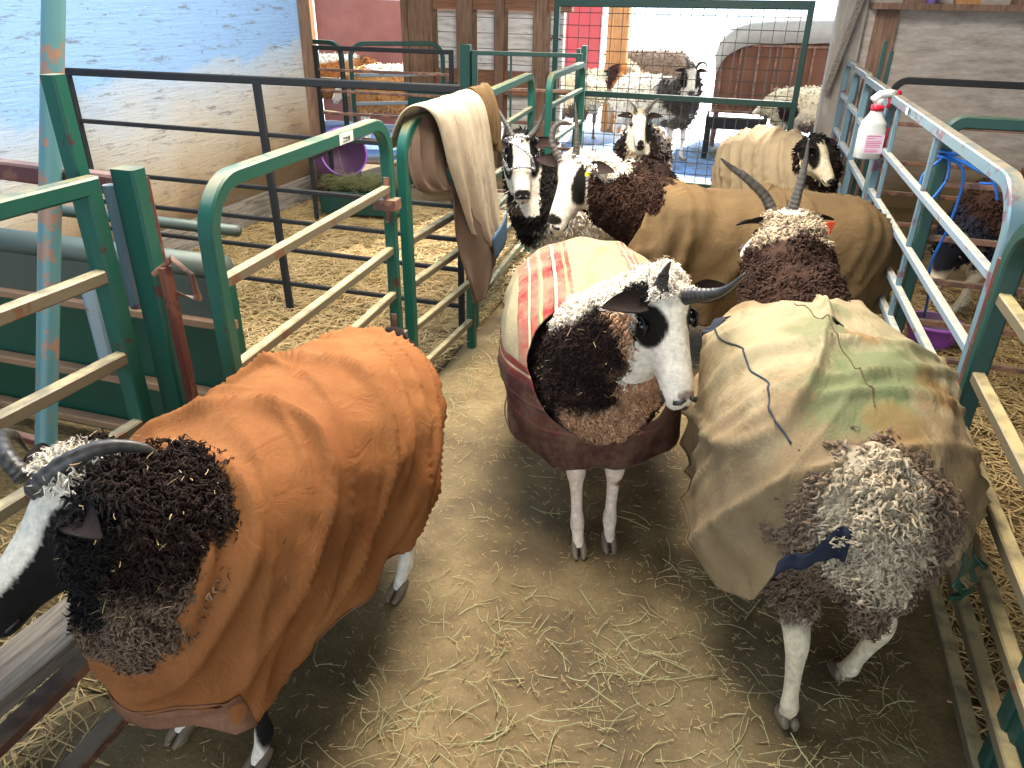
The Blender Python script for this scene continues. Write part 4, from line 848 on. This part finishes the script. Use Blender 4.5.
# ================================================================ THINGS
def spray_bottle():
    r = empty('spray_bottle', (.585, 4.50, .90), radians(20), label='white spray bottle with red trigger hooked over the bluish top rail', cat='spray bottle')
    k = 1.5
    def lo(secs, name, mat, par=r, n=24):
        m = MB(); V = []; F = []
        for z, a, b in secs:
            for j in range(n):
                q = 2*pi*j/n; cx, cy = cos(q), sin(q); V.append((math.copysign(abs(cx)**.6, cx)*a*k, math.copysign(abs(cy)**.6, cy)*b*k, z*k))
        for i in range(len(secs)-1): F += [(i*n+j, i*n+(j+1) % n, (i+1)*n+(j+1) % n, (i+1)*n+j) for j in range(n)]
        F += [tuple(range(n-1, -1, -1)), tuple((len(secs)-1)*n+j for j in range(n))]
        m.add(V, F); return m.build(name, mat, par, True)
    lo([(0, .040, .026), (.004, .044, .030), (.10, .044, .030), (.112, .040, .027), (.118, .042, .028), (.125, .036, .025), (.15, .020, .018), (.165, .015, .015)], 'bottle', 'white_plastic')
    lo([(.160, .019, .019), (.178, .019, .019)], 'collar', 'red_plastic')
    lo([(.178, .014, .014), (.190, .013, .012), (.20, .017, .012)], 'neck', 'white_plastic')
    m = MB(); m.sweep([(-.022*k, 0, .192*k), (0, 0, .212*k), (.03*k, 0, .216*k), (.052*k, 0, .214*k)], rprof(.024*k, .026*k, .3), (0, 0, 1)); sh_ = m.build('spray_head', 'white_plastic', r, True)
    m = MB(); m.sweep([(.05*k, 0, .216*k), (.068*k, 0, .216*k)], rprof(.022*k, .018*k, .3), (0, 0, 1)); m.build('nozzle', 'red_plastic', sh_, True)
    m = MB(); m.sweep([(.036*k, 0, .205*k), (.042*k, 0, .185*k), (.036*k, 0, .168*k)], rprof(.014*k, .010*k, .3), (0, 1, 0)); m.build('trigger', 'red_plastic', sh_, True)
    m = MB(); m.box((-.032*k, -.0312*k, .02*k), (.034*k, -.0300*k, .085*k)); lb = m.build('label', 'pink_label', r)
    m = MB()
    for z, w_ in ((.078, .05), (.070, .03), (.060, .055), (.054, .055), (.048, .05), (.042, .052), (.032, .04), (.026, .05)): m.box((-.028*k, -.0318*k, z*k), ((-.028+w_)*k, -.0311*k, (z+.0022)*k))
    m.build('label_print', 'pink_print', lb)
    m = MB(); m.box((.0435*k, -.024*k, .005*k), (.0448*k, .024*k, .105*k)); m.build('side_stripe', 'red_plastic', r)
spray_bottle()
def bucket(name, loc, rot, r0, r1, h, mat, label, tilt=0):
    root = empty(name, loc, 0, label=label, cat='bucket'); root.rotation_euler = rot
    n = 40; pr_ = [(0, .004), (r0*.9, .004), (r0, .012), (r0+(r1-r0)*.5, h*.5), (r1, h-.012), (r1+.008, h-.012), (r1+.008, h), (r1-.004, h), (r0-.006, .02), (0, .016)]
    def rev(p): 
        V = [(a*cos(2*pi*j/n), a*sin(2*pi*j/n), z) for a, z in p for j in range(n)]
        return V, [(i*n+j, i*n+(j+1) % n, (i+1)*n+(j+1) % n, (i+1)*n+j) for i in range(len(p)-1) for j in range(n)]
    m = MB(); m.add(*rev(pr_[:8])); m.build('shell', mat, root, True)
    m = MB(); m.add(*rev(pr_[7:])); m.build('inside', 'bucket_in', root, True)
    m = MB(); m.tube([(0, (r1+.01)*cos(a), h-.02-(r1*.55)*sin(a)) for a in (pi*i/16 for i in range(17))], .003, 6, (1, 0, 0)); m.build('handle', 'rust', root, True)
    return root
bucket('bucket', (1.06, 4.20, .005), (0, 0, .4), .10, .135, .14, 'magenta', 'purple feed bucket standing on straw in the right pen')
bucket('bucket', (-3.40, 5.80, .36), (radians(68), 0, radians(50)), .15, .19, .34, 'purple', 'purple bucket lying tilted behind the left pen fence rails')
# trough with hay under it
tr = empty('hay_trough', (-2.95, 5.45, 0), radians(8), label='low green trough filled with dark green hay in the left pen', cat='trough')
m = MB(); m.sweep([(-.30, 0, .16), (.32, 0, .16)], [(-.15, .08), (-.12, -.10), (.12, -.10), (.15, .08), (.135, .08), (.11, -.085), (-.11, -.085), (-.135, .08)], (0, 0, 1)); m.build('trough', 'dark_green', tr)
m = MB(); m.sweep([(-.31, -.2, 0), (-.31, -.2, .5), (-.31, .2, .5), (-.31, .2, 0)], rprof(.03, .03), (1, 0, 0)); m.build('stand', 'black_iron', tr)
def box_region(x0, x1, y0, y1): return lambda g: (g.uniform(x0, x1), g.uniform(y0, y1))
slab('floor_straw_left', (-3.70, 1.0, 0), (-1.30, 6.0, .012), 'straw_ground'); slab('floor_straw_right', (.74, 0, 0), (5.4, 5.3, .012), 'straw_ground')
stalks('straw_bedding', 17000, box_region(-3.60, -1.32, 2.2, 5.9), .12, .0032, 'straw_stalk', 'loose yellow straw bedding covering the left pen floor', 1, .3, .014)
stalks('straw_bedding', 17000, box_region(.76, 3.2, .9, 5.2), .12, .0032, 'straw_stalk', 'loose yellow straw bedding covering the right pen floor', 2, .3, .014)
stalks('straw_bedding', 2500, box_region(-2.2, -1.30, .3, 2.2), .12, .0022, 'straw_stalk', 'straw lying under the rails at the lower left corner', 3, .3, .004)
def aisle(g):
    r = g.random()
    if r < .30: return g.uniform(-1.2, .62), g.uniform(.7, 4.8)
    if r < .45: x = -1.2+abs(g.normal(0, .10)); return x, g.uniform(1.0, 4.6)
    if r < .62: x = .62-abs(g.normal(0, .12)); return x, g.uniform(.8, 3)
    c = [(-.05, 1.55), (-.30, 1.25), (.12, 1.9), (.22, 1.1), (-.55, 1.55), (.33, 1.30), (-.05, 1.0), (-.62, 1.12)][g.integers(8)]
    return c[0]+g.normal(0, .13), c[1]+g.normal(0, .11)
stalks('scattered_hay', 900, aisle, .11, .0013, 'hay_stalk', 'wisps of greenish hay scattered over the trodden aisle floor', 4, .12, .001, cat='hay', curve=.3)
stalks('hay_chaff', 5000, lambda g: aisle(g) if g.random() < .3 else (g.uniform(-1.2, .62), g.uniform(.7, 4.8)), .022, .0012, 'straw_stalk', 'fine chaff and seed bits strewn over the aisle floor', 5, .1, .001, cat='chaff')
stalks('hay_fill', 900, lambda g: (g.uniform(-.28, .30), g.uniform(-.13, .13), .24+.09*g.random()), .14, .002, 'hay_fill_m' if 'hay_fill_m' in M else 'hay_stalk', None, 6, .6, 0, parent=tr)
# ---- old canvas coat draped over the fence
hc = empty('draped_coat', (-1.24, 3.1, 1.23), 0, label='old beige canvas sheep coat hung over the green fence, dark lining showing', cat='coat')
def sheet(name, left, right, mat, nu=26, nv=50, amp=.02, seed=0, bulge=.03, th=.005):
    A = spline(left, nv); B = spline(right, nv); V = []
    for j in range(nv):
        for i in range(nu):
            u_ = i/(nu-1); p = A[j]*(1-u_)+B[j]*u_; w = amp*(1-abs(noise.noise(Vector((u_*4.5+seed+j*.02, j*.025, seed))))*2.2)*min(1, j/8)
            V.append(p-np.array((-1.24, 3.1, 1.23))+np.array((w+bulge*sin(pi*u_), 0, bulge*.2*sin(pi*u_))))
    F = [(j*nu+i, j*nu+i+1, (j+1)*nu+i+1, (j+1)*nu+i) for j in range(nv-1) for i in range(nu-1)]
    o = mesh_obj(name, V, F, mat, hc, True); md = o.modifiers.new('thickness', 'SOLIDIFY'); md.thickness = th; return o
sheet('outer_flap', [(-1.36, 2.74, 1.10), (-1.30, 2.74, 1.24), (-1.245, 2.78, 1.262), (-1.20, 2.84, 1.20), (-1.18, 2.92, 1.02), (-1.17, 3.02, .86), (-1.165, 3.15, .66), (-1.16, 3.26, .56)],
      [(-1.36, 3.30, 1.10), (-1.30, 3.32, 1.24), (-1.245, 3.34, 1.265), (-1.19, 3.38, 1.20), (-1.17, 3.42, 1.02), (-1.165, 3.47, .80), (-1.16, 3.50, .66), (-1.155, 3.52, .60)], 'hung_canvas', seed=3)
sheet('lining_flap', [(-1.20, 2.98, .92), (-1.19, 3.02, .76), (-1.185, 3.06, .6), (-1.18, 3.10, .46), (-1.18, 3.18, .33)], [(-1.19, 3.46, .80), (-1.185, 3.49, .68), (-1.18, 3.50, .57), (-1.175, 3.46, .45), (-1.17, 3.28, .34)], 'dark_lining', seed=6, amp=.025)
sheet('blue_patch', [(-1.115, 3.30, .62), (-1.115, 3.34, .50)], [(-1.11, 3.51, .70), (-1.11, 3.50, .57)], 'blue_patch', nu=8, nv=8, amp=.005, bulge=.01)
sheet('inner_fold', [(-1.30, 2.78, 1.22), (-1.29, 2.72, 1.1), (-1.28, 2.74, .98), (-1.27, 2.84, .92), (-1.26, 2.95, .92)], [(-1.27, 3.0, 1.22), (-1.25, 3.0, 1.1), (-1.24, 3.0, 1.0), (-1.23, 3.02, .92), (-1.22, 3.02, .90)], 'dark_lining', seed=8, amp=.03)
sheet('corduroy_collar', [(-1.32, 3.34, 1.14), (-1.29, 3.32, 1.23), (-1.25, 3.33, 1.275), (-1.20, 3.36, 1.20), (-1.18, 3.40, 1.05)], [(-1.34, 3.56, 1.14), (-1.29, 3.56, 1.24), (-1.25, 3.55, 1.27), (-1.20, 3.53, 1.16), (-1.17, 3.50, .90)], 'brown_canvas', seed=11, amp=.03)
# ---- ropes
def rope(name, pts, r, mat, label=None, cat='rope', parent=None, n=60):
    m = MB(); m.tube(spline(pts, n), r, 8, (0.3, .2, 1)); o = m.build(name, mat, parent, True)
    if label: props(o, label, cat)
    return o
tw = empty('blue_twine', (.80, 3.68, 1.1), 0, label='bright blue baler twine knotted on the dark post and hanging to the bucket', cat='twine')
def lr(name, pts): return rope(name, [np.array(p)-np.array((.80, 3.68, 1.1)) for p in pts], .006, 'blue_rope', None, None, tw)
lr('strand', [(.79, 3.64, 1.08), (.86, 3.62, 1.0), (.86, 3.62, .8), (.84, 3.66, .6), (.90, 3.8, .4), (.95, 3.98, .22)])
lr('strand', [(.78, 3.64, 1.08), (.88, 3.60, 1.04), (.96, 3.58, 1.0), (1.0, 3.58, .92)])
lr('loop', [(.77, 3.64, 1.07), (.70, 3.60, .98), (.74, 3.60, .88), (.80, 3.62, .98), (.79, 3.64, 1.08)])
lr('loop', [(.79, 3.64, 1.07), (.90, 3.60, 1.05), (.98, 3.58, 1.03), (.99, 3.58, .99), (.92, 3.60, .98)])
lr('knot', [(.76, 3.70, 1.08), (.76, 3.64, 1.09), (.84, 3.64, 1.08), (.84, 3.72, 1.07), (.76, 3.70, 1.06), (.77, 3.63, 1.07), (.83, 3.64, 1.05)])
ht = empty('rope_halter', HALT[0], 0, label='black-and-white rope halter on the piebald sheep, tied up to the green fence', cat='halter')
hp0, hm0 = np.array(HALT[0]), np.array(HALT[1]); hf = hm0-hp0; hl = np.linalg.norm(hf); hf /= hl; hu = np.array((0, 0, 1.))-hf[2]*hf; hu /= np.linalg.norm(hu); hs_ = np.cross(hu, hf)
Hh = lambda a, b, c: hf*a*hl+hs_*b+hu*c
def hr_(name, pts): m = MB(); m.tube(spline(pts, 50), .007, 8, tuple(hu)); m.build(name, 'rope_bw', ht, True)
hr_('nose_band', [Hh(.5, .072*cos(a)*.95, -.055+.082*sin(a)) for a in (2*pi*i/16 for i in range(17))])
hr_('crown_strap', [Hh(.0, .095*cos(a), -.06+.095*sin(a)) for a in (2*pi*i/16 for i in range(17))])
hr_('cheek_strap', [Hh(.0, .09, -.06), Hh(.25, .088, -.06), Hh(.5, .07, -.055)]); hr_('cheek_strap', [Hh(.0, -.09, -.06), Hh(.25, -.088, -.06), Hh(.5, -.07, -.055)])
hr_('forehead_strap', [Hh(.02, -.08, -.02), Hh(.15, -.03, .035), Hh(.32, .04, .03), Hh(.48, .068, -.03)])
hr_('lead', [Hh(.5, -.07, -.06), Hh(.2, -.12, .02), np.array((-.12, .05, .05)), np.array((-.19, .06, .10)), np.array((-.18, .04, .16)), np.array((-.22, .05, .12))])
# ---- outside: covered hay feeder and trough
hf_ = empty('hay_feeder', (.15, 10.4, 0), radians(2), label='big brown slatted hay feeder with grey rounded cover standing outside', cat='hay feeder')
m = MB()
n = 16; pts = [(-.72, 1.02), (-.66, 1.2), (-.52, 1.33), (-.3, 1.39), (.2, 1.42), (1.0, 1.44)]
S2 = spline([(a, 0, b) for a, b in pts], 30); V = []; F = []
for i, p in enumerate(S2):
    for j in range(11): V.append((p[0], -.47+max(0, min(8, j-1))*.125, p[2]-(.22 if j in (0, 10) else .03*((j-5)/4)**2)+.012*noise.noise(Vector((p[0]*5, j, 0)))))
for i in range(29): F += [(i*11+j, i*11+j+1, (i+1)*11+j+1, (i+1)*11+j) for j in range(10)]
o = mesh_obj('cover', V, F, 'cover_grey', hf_, True); md = o.modifiers.new('t', 'SOLIDIFY'); md.thickness = .04
V = []; F = []
m = MB(); pl = [(p[0], p[2]) for p in S2]
m.add([(a, -.40, .42) for a, b in pl]+[(a, -.40, b-.16) for a, b in pl]+[(a, .5, .42) for a, b in pl]+[(a, .5, b-.16) for a, b in pl],
      [(i, i+1, 31+i, 30+i) for i in range(29)]+[(61+i, 60+i, 90+i, 91+i) for i in range(29)]+[(0, 30, 90, 60)]+[(29, 89, 119, 59)])
m.build('hay_body', 'feeder_brown', hf_)
for i in range(9):
    m = MB(); m.sweep([(-.66+i*.2, -.43, .40), (-.66+i*.2, -.43, 1.16)], rprof(.022, .022), (0, 1, 0)); m.build('bar', 'rust', hf_)
for z in (.42, 1.16):
    m = MB(); m.sweep([(-.72, -.43, z), (1.0, -.43, z)], rprof(.03, .03), (0, 0, 1)); m.build('frame_rail', 'rust', hf_)
for x in (-.66, .94):
    for y in (-.38, .46): m = MB(); m.sweep([(x, y, 0), (x, y, .45)], rprof(.06, .06), (0, 1, 0)); m.build('leg', 'rust', hf_)
tt = empty('trough_table', (-.30, 9.35, 0), radians(2), label='low black trough table outside, before the covered hay feeder', cat='trough')
m = MB(); m.box((-.26, -.2, .33), (.40, .3, .39)); m.box((-.26, -.2, .39), (-.235, .3, .46)); m.box((.375, -.2, .39), (.40, .3, .46)); m.box((-.26, -.2, .39), (.40, -.175, .46)); m.build('tray', 'black_iron', tt)
for x in (-.23, .36):
    for y in (-.17, .26): m = MB(); m.sweep([(x, y, 0), (x, y, .34)], rprof(.06, .06), (0, 1, 0)); m.build('leg', 'black_iron', tt)
# manure/hay patch by the trough
stalks('fallen_hay', 700, lambda g: (-.3+g.normal(0, .35), 9.4+g.normal(0, .35)), .1, .003, 'hay_fill_m', 'dark trampled hay on the wet ground round the outdoor trough', 8, .4, .0, cat='hay')
stalks('straw_heap', 900, lambda g: (g.normal(-2.8, .5), 9.3+g.uniform(-.8, .8)), .12, .003, 'straw_stalk', 'sunlit straw lying outside behind the back wall', 9, .4, .0)
# ledge things at top right
o = MB(); o.tube([(0, 0, 0), (0, 0, .16), (0, 0, .162)], .038, 20, (1, 0, 0)); o.tube([(0, 0, .16), (0, 0, .185)], .02, 14, (1, 0, 0)); can = o.build('spray_can', 'can_paint', loc=(1.17, 7.32, 1.63), smooth=True)
props(can, 'blue and pink spray can standing on the ledge at the top right', 'spray can')
m = MB(); m.box((-.09, -.04, 0), (.09, .04, .035)); m.box((-.08, -.035, .035), (.02, .03, .05)); o = m.build('wood_offcut', 'orange_wood', loc=(1.42, 7.32, 1.63)); props(o, 'small reddish block of wood lying on the ledge next to the can', 'wood block')
